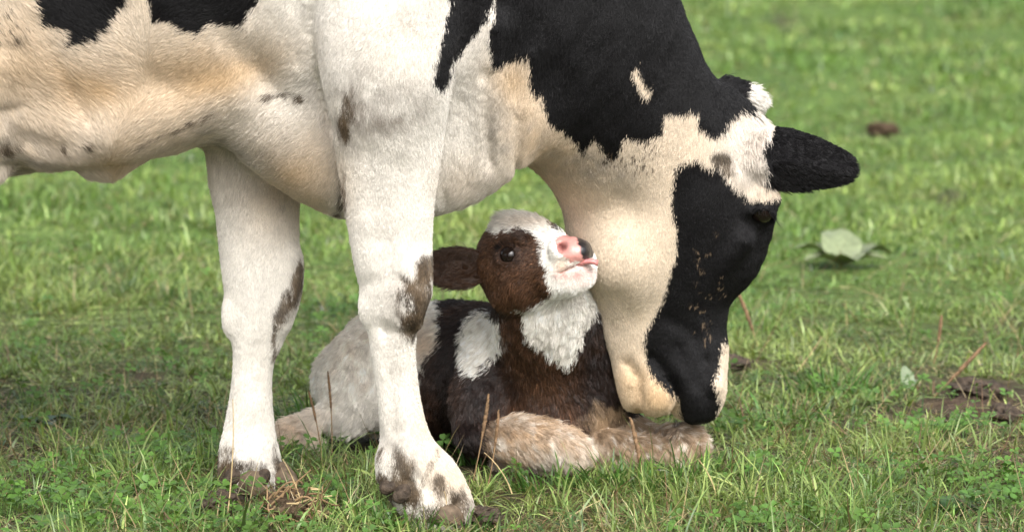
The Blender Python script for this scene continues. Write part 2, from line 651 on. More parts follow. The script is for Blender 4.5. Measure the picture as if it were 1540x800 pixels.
# each station: edge A, edge B, distance Y, half thickness
torso = Loft([((-900, -430), (-860, 60), 0.20, 0.20), ((-700, -490), (-700, 170), 0.20, 0.26), ((-350, -490), (-350, 225), 0.17, 0.29),
              ((-100, -480), (-100, 258), 0.14, 0.31), ((60, -480), (60, 252), 0.11, 0.31), ((200, -480), (200, 232), 0.08, 0.305), ((300, -490), (300, 192), 0.06, 0.30),
              ((380, -500), (380, 160), 0.04, 0.285), ((500, -500), (500, 180), 0.02, 0.27), ((620, -480), (620, 200), 0.01, 0.24), ((700, -430), (690, 170), 0.0, 0.20)])
brisket = Loft([((345, 40), (345, 158), 0.03, 0.13), ((410, 60), (410, 238), 0.02, 0.14), ((460, 70), (460, 285), 0.01, 0.135), ((520, 80), (520, 322), 0.0, 0.125),
                ((590, 80), (590, 332), 0.0, 0.12), ((650, 80), (655, 318), 0.0, 0.12), ((700, 60), (708, 288), 0.0, 0.115), ((738, 60), (745, 252), 0.0, 0.11)])
dewlap = Loft([((700, 20), (790, 20), -0.06, 0.13), ((690, 100), (775, 100), -0.05, 0.11), ((690, 170), (765, 170), -0.03, 0.10), ((690, 220), (750, 235), -0.01, 0.08)])
throat_roll = Loft([((745, 40), (830, 60), -0.03, 0.11), ((738, 120), (815, 130), -0.01, 0.09), ((742, 185), (810, 190), 0.0, 0.075), ((752, 225), (800, 228), 0.01, 0.055)])
navel = Loft([((120, 215), (150, 262), 0.03, 0.03), ((150, 215), (175, 266), 0.03, 0.035), ((180, 215), (203, 250), 0.03, 0.028), ((215, 200), (235, 222), 0.03, 0.02)])
belly_fold = Loft([((60, 120), (80, 248), -0.02, 0.10), ((150, 120), (170, 240), -0.035, 0.10), ((260, 110), (280, 203), -0.055, 0.09), ((350, 95), (362, 158), -0.075, 0.07)])
near_leg = Loft([((430, -260), (700, -260), -0.13, 0.13), ((452, -100), (700, -100), -0.155, 0.135), ((466, 20), (690, 20), -0.175, 0.13), ((472, 90), (683, 90), -0.185, 0.12), ((486, 150), (676, 150), -0.185, 0.105),
                 ((505, 205), (668, 205), -0.18, 0.088), ((515, 260), (660, 260), -0.175, 0.076), ((524, 330), (651, 330), -0.17, 0.064), ((533, 395), (646, 395), -0.168, 0.058),
                 ((545, 435), (640, 435), -0.166, 0.056), ((553, 475), (629, 480), -0.164, 0.052), ((559, 520), (622, 520), -0.162, 0.043), ((564, 570), (627, 570), -0.16, 0.039),
                 ((570, 630), (638, 630), -0.158, 0.042), ((571, 680), (655, 676), -0.156, 0.050), ((575, 722), (686, 708), -0.154, 0.052), ((598, 755), (706, 742), -0.152, 0.055), ((622, 783), (716, 768), -0.15, 0.057)], cap=0.5)
far_leg = Loft([((330, 40), (480, 40), 0.13, 0.12), ((308, 150), (468, 150), 0.14, 0.10), ((304, 190), (456, 190), 0.14, 0.085), ((311, 240), (452, 240), 0.138, 0.075), ((322, 305), (450, 305), 0.135, 0.066),
                ((330, 370), (451, 370), 0.133, 0.060), ((334, 415), (452, 412), 0.132, 0.058), ((341, 460), (445, 455), 0.131, 0.054), ((347, 505), (427, 505), 0.13, 0.046), ((350, 545), (411, 545), 0.13, 0.041),
                ((347, 590), (408, 590), 0.13, 0.041), ((338, 645), (412, 640), 0.13, 0.046), ((328, 685), (418, 680), 0.128, 0.052), ((332, 722), (424, 715), 0.126, 0.052), ((345, 760), (436, 752), 0.122, 0.054)], cap=0.5)
neck = Loft([((620, -470), (560, 210), 0.000, 0.21), ((800, -330), (690, 235), 0.020, 0.18), ((925, -140), (755, 232), 0.080, 0.145), ((1003, -5), (795, 252), 0.140, 0.122), ((1048, 76), (828, 280), 0.187, 0.112),
             ((1095, 132), (852, 318), 0.225, 0.106), ((1130, 190), (868, 360), 0.255, 0.10)])
skull = Loft([((1128, 172), (905, 258), 0.245, 0.09), ((1150, 215), (880, 300), 0.265, 0.108), ((1163, 272), (862, 340), 0.285, 0.115), ((1152, 330), (868, 385), 0.302, 0.112), ((1124, 372), (876, 418), 0.310, 0.104),
              ((1103, 412), (885, 450), 0.315, 0.095), ((1094, 455), (898, 485), 0.318, 0.084), ((1089, 500), (912, 520), 0.319, 0.074), ((1086, 540), (926, 555), 0.320, 0.068)], cap=0.6)
upper_lip = Loft([((1090, 515), (985, 530), 0.318, 0.062), ((1091, 555), (990, 565), 0.322, 0.074), ((1090, 585), (1000, 596), 0.324, 0.074), ((1080, 614), (1012, 624), 0.325, 0.060)], cap=0.45)
chin = Loft([((1000, 530), (925, 540), 0.312, 0.05), ((1006, 570), (926, 572), 0.312, 0.052), ((1008, 602), (936, 600), 0.312, 0.048)], cap=0.6)
lip_ball = Ball(P(989, 595, 0.272), (0.035, 0.045, 0.036))
nostril_wing = Ball(P(1072, 575, 0.275), (0.018, 0.03, 0.024))
brow = Ball(P(1148, 300, 0.225), (0.030, 0.032, 0.032))
cheek = Ball(P(938, 378, 0.255), (0.078, 0.105, 0.09))
poll = Loft([((1080, 118), (1060, 175), 0.265, 0.05), ((1140, 168), (1100, 215), 0.275, 0.05), ((1160, 205), (1125, 250), 0.275, 0.05)])
thigh = Loft([((-560, -330), (-120, -330), 0.02, 0.16), ((-480, -150), (-40, -160), -0.02, 0.17), ((-400, 20), (62, 10), -0.06, 0.16), ((-330, 150), (58, 120), -0.07, 0.13), ((-330, 240), (-40, 215), -0.05, 0.10),
              ((-370, 330), (-190, 300), -0.02, 0.07), ((-400, 420), (-280, 400), 0.0, 0.05), ((-385, 500), (-300, 490), 0.01, 0.042), ((-360, 640), (-290, 635), 0.01, 0.04), ((-355, 710), (-265, 700), 0.01, 0.05), ((-330, 755), (-235, 745), 0.01, 0.052)], cap=0.5)
far_thigh = Loft([((-620, -300), (-200, -300), 0.40, 0.14), ((-560, 0), (-120, 0), 0.42, 0.14), ((-470, 200), (-180, 190), 0.41, 0.09), ((-500, 400), (-390, 390), 0.38, 0.05), ((-470, 600), (-400, 590), 0.37, 0.04), ((-460, 690), (-370, 690), 0.37, 0.05), ((-440, 725), (-350, 715), 0.37, 0.052)], cap=0.5)
udder = Ball(P(-330, 190, 0.17), (0.16, 0.14, 0.15))
tail = Loft([((-960, -420), (-920, -430), 0.2, 0.025), ((-985, -100), (-950, -100), 0.2, 0.02), ((-985, 250), (-955, 250), 0.2, 0.018), ((-1000, 480), (-930, 480), 0.2, 0.04), ((-985, 560), (-955, 560), 0.2, 0.02)])

knee_front = Loft([((606, 396), (643, 396), -0.190, 0.035), ((600, 435), (645, 435), -0.192, 0.04), ((598, 478), (632, 478), -0.187, 0.034)])
knee_back = Ball(P(556, 462, -0.170), (0.015, 0.024, 0.026))
fetlock = Ball(P(582, 698, -0.172), (0.019, 0.032, 0.030))
far_knee = Loft([((410, 395), (454, 395), 0.12, 0.035), ((405, 440), (452, 440), 0.12, 0.038), ((400, 480), (438, 480), 0.12, 0.03)])
far_knee_back = Ball(P(346, 478, 0.12), (0.016, 0.025, 0.034))
cheekbone = Loft([((1130, 345), (1105, 375), 0.215, 0.02), ((1090, 395), (1065, 415), 0.235, 0.02), ((1060, 430), (1035, 445), 0.255, 0.015)])
H_COW = 0.0082
fc = Field((-2.15, -0.48, -0.02), (0.54, 0.62, 1.52), H_COW)
for s, k in ((torso, 0.05), (neck, 0.06), (brisket, 0.05), (dewlap, 0.014), (throat_roll, 0.012), (belly_fold, 0.045), (navel, 0.015), (thigh, 0.03), (far_thigh, 0.05), (udder, 0.03), (tail, 0.01),
             (near_leg, 0.020), (far_leg, 0.04), (skull, 0.035), (cheek, 0.05), (poll, 0.03), (upper_lip, 0.025), (chin, 0.012), (lip_ball, 0.007), (nostril_wing, 0.012), (brow, 0.02), (knee_front, 0.02), (knee_back, 0.02), (fetlock, 0.02), (far_knee, 0.02), (far_knee_back, 0.02), (cheekbone, 0.02)):
    fc.add(s, k)
lap('cow field')
# eye socket and lids
EYE_C = fc.hit(1146, 324)
en = fc.grad(EYE_C[None])[0]
def frame(n, up=(0, 0, 1)):
    n = n / np.linalg.norm(n)
    x = np.cross(np.array(up, float), n)
    x /= np.linalg.norm(x)
    return np.stack([x, np.cross(n, x), n], 1)
er = frame(en, (0.5, 0, 0.8))
fc.cut(Ball(EYE_C + en * 0.008, (0.026, 0.021, 0.018), er), 0.006)
fc.add(Ring(EYE_C + en * 0.001, er, 0.026, 0.006, 0.78), 0.007)
# skin folds: shallow, uneven relief over the whole body
g = np.argwhere(np.abs(fc.A) < 0.04)
Q = fc.lo + g * H_COW
rel = fbm(Q * np.array([1.0, 1.0, 0.55]), 9, 2, 3) * 0.006 + fbm(Q, 28, 2, 9) * 0.0018
# creases at the neck and behind the shoulder
px = to_px(Q)
crease = np.zeros(len(Q))
for line, wd, dp in (([(1060, 85), (1075, 120), (1068, 150)], 5, 0.006), ([(1078, 100), (1092, 135), (1085, 165)], 5, 0.005), ([(485, -60), (468, 40), (482, 130), (500, 195)], 9, 0.012), ([(440, -40), (452, 40), (450, 90)], 9, 0.006),
                     ([(735, 105), (731, 170), (737, 245)], 7, 0.012), ([(782, 175), (778, 225), (776, 250)], 6, 0.010), ([(695, 150), (680, 220), (668, 300)], 8, 0.006), ([(944, 545), (962, 572), (966, 600), (958, 618)], 8, 0.014),
                     ([(1026, 625), (1018, 590), (1002, 562), (980, 535)], 8, 0.013), ([(60, 30), (90, 110), (130, 180)], 12, 0.010), ([(0, 180), (40, 205), (90, 215)], 14, 0.010), ([(1060, 540), (1068, 575), (1060, 600)], 6, 0.006), ([(940, 300), (960, 380), (930, 440)], 22, 0.007), ([(583, 500), (588, 570), (594, 650)], 8, 0.009), ([(560, 425), (585, 415), (605, 420)], 10, 0.006), ([(575, 490), (595, 498), (620, 495)], 9, 0.007), ([(385, 520), (378, 580), (376, 650)], 10, 0.006), ([(600, 250), (596, 330), (585, 390)], 16, 0.006), ([(560, 230), (566, 300), (572, 360)], 14, 0.005), ([(618, 720), (650, 735), (680, 760)], 9, 0.006), ([(1005, 480), (1040, 500), (1060, 540)], 10, 0.006), ([(1020, 520), (1035, 550), (1050, 580)], 7, 0.005), ([(340, 60), (390, 100), (420, 150)], 22, 0.010), ([(180, 20), (200, 90), (260, 130)], 26, 0.008)):
    d = np.full(len(Q), 1e9)
    ln = np.array(line, float)
    for a, b in zip(ln[:-1], ln[1:]):
        e = b - a
        t = np.clip(((px - a) @ e) / (e @ e), 0, 1)
        d = np.minimum(d, np.linalg.norm(px - a - t[:, None] * e, axis=1))
    crease += dp * np.exp(-(d / wd) ** 2) * (Q[:, 1] < np.where(px[:, 0] > 850, 0.32, 0.16))
crust = sum(k * blob(px, *a) for a, k in (((626, 445, 24, 50, -8), 1), ((435, 450, 16, 60, 12), 1), ((585, 728, 35, 26, 10), 1), ((350, 715, 40, 24, 0), 1), ((670, 755, 40, 24, 0), 0.7)))
rel = rel - np.clip(crust, 0, 1) * (0.002 + 0.007 * fbm(Q, 55, 2, 19))
fc.A[g[:, 0], g[:, 1], g[:, 2]] += rel + crease
lap('cow relief')
cow_V, cow_F = fc.mesh(2)
lap('cow mesh')

BLACK_CHART = Chart([[(48, -400), (48, 0), (56, 38), (96, 45), (92, 70), (130, 56), (160, 38), (183, 0), (230, -160), (150, -400)],
                 [(240, -400), (224, 0), (230, 32), (262, 33), (272, 47), (305, 49), (318, 38), (345, 33), (362, 36), (388, 0), (430, -120), (480, -400)],
                 [(560, -420), (676, 0), (668, 45), (656, 95), (651, 122), (664, 135), (676, 120), (684, 92), (700, 70), (722, 45), (742, 8), (752, -60), (700, -420)],
                 [(700, -420), (752, -60), (745, 20), (738, 62), (743, 102), (760, 90), (800, 80), (796, 120), (800, 136), (816, 142), (822, 165), (830, 185), (850, 195), (868, 212), (880, 232), (888, 214), (898, 210), (915, 238),
                  (932, 230), (945, 208), (980, 212), (999, 200), (1000, 170), (1050, 172), (1052, 190), (1072, 208), (1094, 198), (1098, 176), (1112, 166), (1150, 172), (1180, 150), (1120, 40), (1000, -250), (900, -430)],
                 [(1018, 248), (1050, 238), (1062, 250), (1085, 252), (1098, 268), (1125, 295), (1150, 300), (1190, 290), (1200, 360), (1130, 430), (1110, 500), (1087, 515), (1080, 545), (1075, 580), (1082, 600), (1080, 640), (1040, 655), (1023, 630), (1018, 598),
                  (1000, 582), (985, 572), (972, 545), (968, 512), (985, 472), (1005, 430), (1015, 390), (1018, 340), (1010, 300), (1012, 265)],
                 [(-640, -600), (-600, -250), (-480, 60), (-380, 40), (-250, -120), (-200, -600)], [(-1200, -600), (-950, -200), (-800, -100), (-750, -500)]], (-1320, -650), (1260, 700))
def cow_colour(Q, stray=0.0):
    p = to_px(Q)
    n1 = fbm(Q, 30, 2, 21)
    n2 = vnoise(Q * np.array([1, 1, 0.5]), 130, 33)
    n3 = fbm(Q, 14, 2, 41)
    n4 = fbm(Q * np.array([1, 1, 0.6]), 75, 2, 43)
    if stray > 0:
        n4 = n4 + RNG.normal(0, 0.35, len(Q))
    j = np.stack([n1 * 4 + n2 * 2, n1 * 3 + n4 * 6], 1)
    pj = p + j + RNG.normal(0, 1, p.shape) * stray
    c = np.tile(W_, (len(Q), 1))
    def mix(col, f):
        nonlocal c
        f = np.clip(f, 0, 1)[:, None]
        c = c * (1 - f) + col * f
    # cream and tan parts of the coat
    mix(CREAM, 0.75 * sstep(470, 250, p[:, 0]) * sstep(330, 200, p[:, 1]))
    mix(CREAM, 0.85 * sstep(700, 860, p[:, 0]) * sstep(700, 640, p[:, 1]))
    for a in ((330, 105, 100, 42, -15, 0.95), (120, 125, 130, 40, 10, 0.75), (230, 90, 90, 30, 0, 0.4), (60, 190, 60, 60, 0, 0.3), (200, 215, 100, 25, -15, 0.35), (440, 260, 70, 80, 40, 0.75), (480, 300, 30, 60, 0, 0.4), (800, 200, 55, 90, -20, 0.55), (770, 110, 40, 40, 0, 0.6),
              (950, 585, 40, 45, 20, 0.85), (988, 598, 40, 34, 20, 1.0), (860, 250, 60, 40, 30, 0.35), (650, 640, 30, 80, 0, 0.45), (690, 720, 40, 40, 0, 0.5), (170, 245, 45, 22, 0, 0.6), (20, 60, 60, 70, 0, 0.45), (700, 270, 50, 40, 0, 0.3), (620, 60, 60, 60, 0, 0.12), (1135, 240, 14, 22, 0, 0.35)):
        mix(TAN, a[5] * blob(p, *a[:5]) * (1 + 0.5 * n3))
    mix(W_ * np.array([1, 0.96, 0.93]), 1.2 * blob(p, 1125, 225, 45, 60, 0) + blob(p, 1150, 180, 30, 20))
    # grey dirt in the coat
    for a in ((590, 165, 60, 35, -20, 0.75), (532, 165, 30, 48, 5, 1.0), (448, 440, 16, 60, 10, 0.7), (545, 140, 40, 40, 0, 0.5), (750, 195, 25, 60, 0, 0.75), (800, 200, 40, 30, 30, 0.45), (900, 250, 70, 28, 25, 0.55), (860, 245, 40, 25, 0, 0.4), (330, 200, 30, 40, 0, 0.6), (385, 220, 70, 30, 0, 0.35), (40, 230, 70, 40, 0, 0.55), (10, 180, 40, 50, 0, 0.4), (600, 720, 30, 40, 0, 0.5), (610, 30, 60, 30, -30, 0.25), (595, 520, 20, 120, 0, 0.25), (590, 660, 40, 40, 0, 0.35), (380, 600, 40, 90, 0, 0.22), (375, 300, 60, 60, 0, 0.18), (575, 350, 50, 90, 0, 0.12), (620, 450, 40, 70, 0, 0.5)):
        mix(GREYM, a[5] * blob(p, *a[:5]) * np.clip(0.75 + 1.1 * n1 + 0.5 * n2, 0, 1.6))
    # black patches
    blk = BLACK_CHART(pj)
    blk = np.maximum(blk, -poly_sd(pj, [(952, 102), (962, 100), (966, 120), (986, 138), (972, 147), (956, 126)]))
    mix(BLACK, blk < 0)
    # dried mud
    specks = (vnoise(Q, 220, 71) > 0.45) * 1.0
    for a in ((521, 168, 13, 34, 10, 1.15), (517, 192, 10, 20, 0, 1.1), (633, 448, 26, 46, -4, 1.8), (650, 404, 24, 26, 0, 1.8), (616, 490, 14, 30, 0, 1.2), (447, 425, 10, 38, 10, 1.5), (425, 470, 12, 40, 20, 1.3), (414, 515, 8, 35, 0, 1.1),
              (590, 735, 40, 24, 20, 1.9), (600, 700, 25, 30, 0, 0.9), (668, 735, 40, 26, 30, 0.9), (640, 770, 60, 18, 0, 1.4), (622, 460, 26, 60, -8, 0.9), (380, 700, 50, 20, 0, 0.8), (340, 690, 16, 30, 0, 1.0), (576, 690, 14, 28, 0, 0.9), (612, 750, 30, 18, 0, 1.5), (345, 712, 30, 22, 20, 1.6), (380, 745, 50, 22, 0, 1.6), (690, 755, 22, 28, 0, 0.9), (418, 690, 12, 50, 0, 0.7), (400, 144, 45, 7, -5, 1.1), (455, 147, 9, 7, 0, 1.2), (305, 178, 50, 7, -25, 0.9), (240, 207, 45, 6, -28, 0.7),
              (123, 212, 7, 10, 0, 1.3), (90, 220, 6, 8, 0, 1.1), (515, 295, 7, 40, 0, 1.1), (1086, 235, 18, 12, 10, 1.2), (1095, 250, 10, 10, 0, 1.1), (20, 60, 22, 18, 0, 0.7), (8, 218, 20, 12, 0, 0.9), (425, 320, 8, 40, 0, 0.3), (650, 690, 8, 40, 20, 0.6), (1010, 595, 10, 14, 0, 0.5)):
        mix(np.array([0.17, 0.118, 0.07]) * np.clip(0.5 - 0.6 * n4 + 0.3 * n3, 0, 1)[:, None] + np.array([0.04, 0.029, 0.02]) * np.clip(0.5 + 0.6 * n4 - 0.3 * n3, 0, 1)[:, None], np.clip((a[5] * blob(p, *a[:5]) * (1 + 0.9 * n1 + 0.7 * n4) + 0.25 * n2 - 0.38) * 1.7, 0, 0.92))
    for a in ((945, 245, 55, 20, 15, 0.8), (975, 225, 25, 14, 0, 0.9), (340, 600, 30, 90, 0, 0.2), (930, 420, 60, 60, 0, 0.1), (1060, 380, 40, 60, 0, 0.5), (1055, 470, 30, 70, 0, 0.6), (1085, 430, 14, 60, 0, 0.5), (590, 640, 30, 70, 0, 0.2), (350, 480, 25, 100, 0, 0.2), (15, 40, 40, 40, 0, 0.7)):
        f = (blob(p, *a[:5]) * a[5] * 1.3 > 0.35 + 0.5 * (vnoise(Q, 90, 77) * 0.5 + 0.5)) * specks
        m = np.where((blk < 0)[:, None], np.array([0.16, 0.115, 0.075]), MUD * 0.7)
        mix(m, f * 0.85)
    c *= (1 + 0.07 * n3 + 0.05 * n2)[:, None]
    return c

# lie of the hair (picture-plane directions on each region)
flow = {'body': (torso, [(0, 60, .7, .8), (60, 200, .8, .5), (150, 100, .9, .35), (300, 110, -.95, .3), (250, 200, -.9, .35), (420, 60, -.7, .7), (560, 0, -.3, 1), (-400, 0, -.9, .5), (100, -300, -1, .3)]),
        'brisket': (brisket, [(400, 200, -.6, .6), (500, 280, -.5, .8), (680, 250, -.4, .9)]),
        'dew': (dewlap, [(730, 100, -.2, 1), (710, 240, -.4, 1)]),
        'nleg': (near_leg, [(580, -100, -.3, 1), (560, 80, -.4, 1), (600, 160, .1, 1), (590, 300, -.1, 1), (590, 600, 0, 1)]),
        'fleg': (far_leg, [(380, 300, 0, 1), (380, 600, 0, 1)]),
        'neck': (neck, [(800, 0, -.5, 1), (900, 100, -.4, 1), (1000, 100, -.3, 1), (850, 250, .2, 1)]),
        'head': (skull, [(950, 300, -.3, 1), (1080, 300, -.5, .8), (1000, 450, -.4, 1), (920, 500, 0, 1), (1000, 590, .4, 1), (1050, 560, -.2, 1), (1120, 210, .5, 1), (1150, 200, .9, .3)]),
        'thigh': (thigh, [(-100, 100, .4, 1), (40, 60, .8, .9), (-300, 500, 0, 1)])}
def lie(Q, flow, sharp=0.03):
    p = to_px(Q)
    D = np.zeros((len(Q), 3))
    for s, ctl in flow.values():
        d = s(Q)
        w = np.exp(-np.clip(d, -0.02, 1) / sharp)
        v = np.zeros((len(Q), 2))
        tw = np.zeros(len(Q))
        for cx, cy, dx, dy in ctl:
            k = 1 / (((p[:, 0] - cx) / 60) ** 2 + ((p[:, 1] - cy) / 60) ** 2 + 0.3) ** 1.5
            n = math.hypot(dx, dy)
            v[:, 0] += k * dx / n
            v[:, 1] += k * dy / n
            tw += k
        v /= tw[:, None]
        D[:, 0] += w * v[:, 0]
        D[:, 2] -= w * v[:, 1]
    D[:, 1] += 0.02
    sw = fbm(Q, 12, 2, 51)
    ca, sa = np.cos(sw * 0.55), np.sin(sw * 0.55)
    return norm(np.stack([D[:, 0] * ca - D[:, 2] * sa, D[:, 1], D[:, 0] * sa + D[:, 2] * ca], 1))
CAMP = np.array([0, CAM_Y, CAM_H])
def facing(Q, N):
    return (norm(CAMP - Q) * N).sum(1)

cow = empty('cow', (-0.3, 0.0, 0.0), 'black and white dairy cow standing with head lowered to lick the calf', 'cow')
cow_body = mesh_obj('body', cow_V, cow_F, M_SKIN, cow, col=cow_colour(cow_V))
def cow_density(Q, N):
    p = to_px(Q)
    f = facing(Q, N)
    inside = (p[:, 0] > -120) & (p[:, 1] > -90)
    nob = np.linalg.norm(Q - EYE_C, axis=1) > 0.024
    return np.where(inside, np.where(f > -0.3, 1.0, 0.15), np.where(f > -0.3, 0.10, 0.05)) * nob
N_COW = 460000
Q, N = scatter(cow_V, cow_F, cow_density, N_COW)
p = to_px(Q)
L = np.full(len(Q), 0.0105)
L += 0.006 * sstep(470, 380, p[:, 0]) * sstep(60, 160, p[:, 1]) * (p[:, 1] < 300)
L += 0.006 * sstep(250, 60, p[:, 0]) * (p[:, 1] < 300)
L += 0.018 * blob(p, 1130, 235, 35, 50, 0) * (facing(Q, N) > -0.2) + 0.015 * blob(p, 1150, 180, 25, 15) + 0.012 * blob(p, 720, 280, 40, 40) + 0.012 * blob(p, 515, 300, 15, 50)
L += 0.004 * blob(p, 560, 150, 80, 60) + 0.006 * blob(p, 780, 90, 60, 60)
L -= 0.003 * sstep(860, 900, p[:, 0]) * sstep(250, 300, p[:, 1])
L -= 0.003 * sstep(250, 330, p[:, 1]) * (p[:, 0] < 700)
L *= RNG.uniform(0.6, 1.25, len(Q))
D = carry(lie(cow_V, flow))
col = cow_colour(Q, 2.2) * RNG.uniform(0.80, 1.12, (len(Q), 1))
lap('cow hair colour')
pts, rad = grow(Q, N, D, L, np.full(len(Q), 0.10), 0.10, 0.00038, col, 0.10, 0.006)
fur_obj('fur', pts, rad, np.clip(col, 0, 0.95), M_FUR, cow_body)
lap('cow fur')

# eye
def ball_obj(name, c, r, rot, mat, parent, nu=24, nv=16):
    V, F = [], []
    for i in range(nv + 1):
        for j in range(nu):
            th, ph = math.pi * i / nv, 2 * math.pi * j / nu
            V.append((math.sin(th) * math.cos(ph), math.sin(th) * math.sin(ph), math.cos(th)))
    V = (np.array(V) * np.array(r)) @ rot.T + np.array(c)
    for i in range(nv):
        for j in range(nu):
            F.append((i * nu + j, (i + 1) * nu + j, (i + 1) * nu + (j + 1) % nu, i * nu + (j + 1) % nu))
    return mesh_obj(name, V, np.array(F), mat, parent)
eye = ball_obj('eye', EYE_C - en * 0.0105, (0.024, 0.022, 0.022), er, M_EYE, cow)
def lashes(parent, c, rot, R, sq, n, ln, r=0.0004):
    a = RNG.uniform(0.15 * math.pi, 0.85 * math.pi, n)
    q = np.stack([np.cos(a) * R, np.sin(a) * R * sq, np.full(n, 0.004)], 1)
    d = norm(np.stack([np.cos(a) * 0.6, np.sin(a) * 0.5, np.full(n, 1.0)], 1) + RNG.normal(0, 0.1, (n, 3)))
    q, d = q @ rot.T + c, d @ rot.T
    dn = rot[:, 1]
    pts = np.stack([q, q + d * ln * 0.35, q + d * ln * 0.7 + dn * ln * 0.05, q + d * ln + dn * ln * 0.2], 1)
    rad = np.array([1, .9, .7, .2]) * np.full((n, 1), r)
    return fur_obj('eyelash', pts, rad, np.full((n, 3), 0.01), M_FUR, parent)
lashes(eye, EYE_C, er, 0.026, 0.8, 18, 0.024, 0.0003)

def ear_mesh(base, tip, side, nrm, width, cup, thick, prof, droop=0.0, ns=22, nt=14):
    """A cupped leaf-shaped ear: outer and inner skin with a rounded rim."""
    base, tip = np.array(base), np.array(tip)
    ax = tip - base
    L = np.linalg.norm(ax)
    axn = ax / L
    side = norm(np.array(side, float) - axn * (np.array(side, float) @ axn))
    nr = np.cross(axn, side)
    if nr @ np.array(nrm, float) < 0:
        nr = -nr
    sheets = []
    for sgn in (1, -1):
        V = []
        for i in range(ns + 1):
            s = i / ns
            w = np.interp(s, prof[0], prof[1]) * width
            for k in range(nt + 1):
                t = -1 + 2 * k / nt
                th = thick * math.sqrt(max(0, 1 - t * t)) * (1 - 0.7 * s) * math.sqrt(max(0.0, 1 - s ** 6))
                cupd = cup * (t * t) * (1 - 0.3 * s)
                q = base + axn * L * s + side * w * t - nr * cupd * w + nr * th * sgn - nr * droop * s * s * L + nr * 0.13 * w * math.sin(4.2 * t + 2.5 * s + 0.6) * (1 - abs(t))
                V.append(q)
        sheets.append(np.array(V))
    V = np.concatenate(sheets)
    n1 = (ns + 1) * (nt + 1)
    F = []
    for o, fl in ((0, False), (n1, True)):
        for i in range(ns):
            for k in range(nt):
                a = o + i * (nt + 1) + k
                q = (a, a + 1, a + nt + 2, a + nt + 1)
                F.append(q[::-1] if fl else q)
    F = np.array(F)
    c = V[F].mean(1)
    nn = np.cross(V[F[:, 1]] - V[F[:, 0]], V[F[:, 2]] - V[F[:, 0]])
    # outward check on the outer sheet
    if (nn[:len(nn) // 2] @ nr).mean() < 0:
        F = F[:, ::-1]
    return V, F, axn, side, nr
EARP = ([0, .12, .25, .4, .6, .8, .9, .96, 1], [.45, .75, .98, 1.0, .88, .66, .50, .36, .10])
eb, et = P(1100, 230, 0.225), P(1288, 257, 0.135)
EV, EF, ea, es, enr = ear_mesh(eb, et, (0.05, 0.0, 1), (0.1, -1, 0.2), 0.055, 0.45, 0.011, EARP, 0.03)
def ear_colour(Q):
    p = to_px(Q)
    j = fbm(Q, 40, 2, 5) * 6
    c = np.tile(BLACK * 1.3, (len(Q), 1))
    sd = (p[:, 0] - (1150 + (p[:, 1] - 240) * -0.05) + np.where(p[:, 1] < 205, -12, 0) + j)
    c[sd < 0] = W_ * np.array([1, 0.95, 0.92])
    return c
ear = mesh_obj('ear', EV, EF, M_SKIN, cow, col=ear_colour(EV))
Q, N = scatter(EV, EF, lambda q, n: np.where(facing(q, n) > -0.4, 1.0, 0.4), 420000)
p = to_px(Q)
L = np.where(p[:, 0] < 1158, 0.030, 0.007) * RNG.uniform(0.6, 1.3, len(Q))
low = ((Q - eb) @ es) / 0.058
L += 0.008 * (low < -0.8) * (p[:, 0] > 1165)
D = np.tile(ea, (len(Q), 1)) + np.where((p[:, 0] < 1160)[:, None], np.array([-0.5, 0, -1.6]), np.array([0, 0, -0.25]))
col = ear_colour(Q) * RNG.uniform(0.8, 1.15, (len(Q), 1))
pts, rad = grow(Q, N, D, L, np.full(len(Q), 0.25), 0.15, 0.0005, col, 0.3, 0.010)
fur_obj('fur', pts, rad, col, M_FUR, ear)
eb2, et2 = P(1085, 150, 0.355), P(1152, 152, 0.445)
EV, EF, ea2, es2, enr2 = ear_mesh(eb2, et2, (-0.3, 0.0, 1), (-0.2, -1, 0.5), 0.045, 0.6, 0.012, EARP, 0.0)
def ear2_colour(Q):
    p = to_px(Q)
    j = fbm(Q, 40, 2, 6) * 8
    c = np.tile(BLACK * 1.3, (len(Q), 1))
    c[(p[:, 0] + j > 1120) | (p[:, 1] + j < 113)] = W_
    return c
ear2 = mesh_obj('ear', EV, EF, M_SKIN, cow, col=ear2_colour(EV))
Q, N = scatter(EV, EF, lambda q, n: np.ones(len(q)), 300000)
col = ear2_colour(Q) * RNG.uniform(0.8, 1.15, (len(Q), 1))
pts, rad = grow(Q, N, np.tile(ea2 + np.array([0, 0, -0.5]), (len(Q), 1)), 0.016 * RNG.uniform(0.6, 1.4, len(Q)), np.full(len(Q), 0.3), 0.2, 0.0005, col, 0.4, 0.01)
fur_obj('fur', pts, rad, col, M_FUR, ear2)

# hooves: two claws to each foot, and dewclaws behind the fetlock
def claw(c, fwd, ln, wd, ht):
    f = norm(np.array(fwd, float))
    sx = np.array([-f[1], f[0], 0])
    V, F = [], []
    prof = [(-0.5, .55, .75), (-0.3, .9, .95), (0.0, 1, 1), (0.25, .95, .8), (0.42, .7, .55), (0.5, .25, .3)]
    m = 10
    for x, w, h in prof:
        for k in range(m):
            a = 2 * math.pi * k / m
            cx, cz = math.cos(a), math.sin(a)
            cz = cz if cz > 0 else max(cz, -0.25) * 0.6
            V.append(np.array(c) + f * x * ln + sx * cx * wd * w * 0.5 + np.array([0, 0, (cz + 0.15) * ht * h / 1.15]))
    for i in range(len(prof) - 1):
        for k in range(m):
            F.append((i * m + k, i * m + (k + 1) % m, (i + 1) * m + (k + 1) % m, (i + 1) * m + k))
    F.append(tuple(range(m))[::-1])
    F.append(tuple(range((len(prof) - 1) * m, len(prof) * m)))
    return [tuple(v) for v in V], F
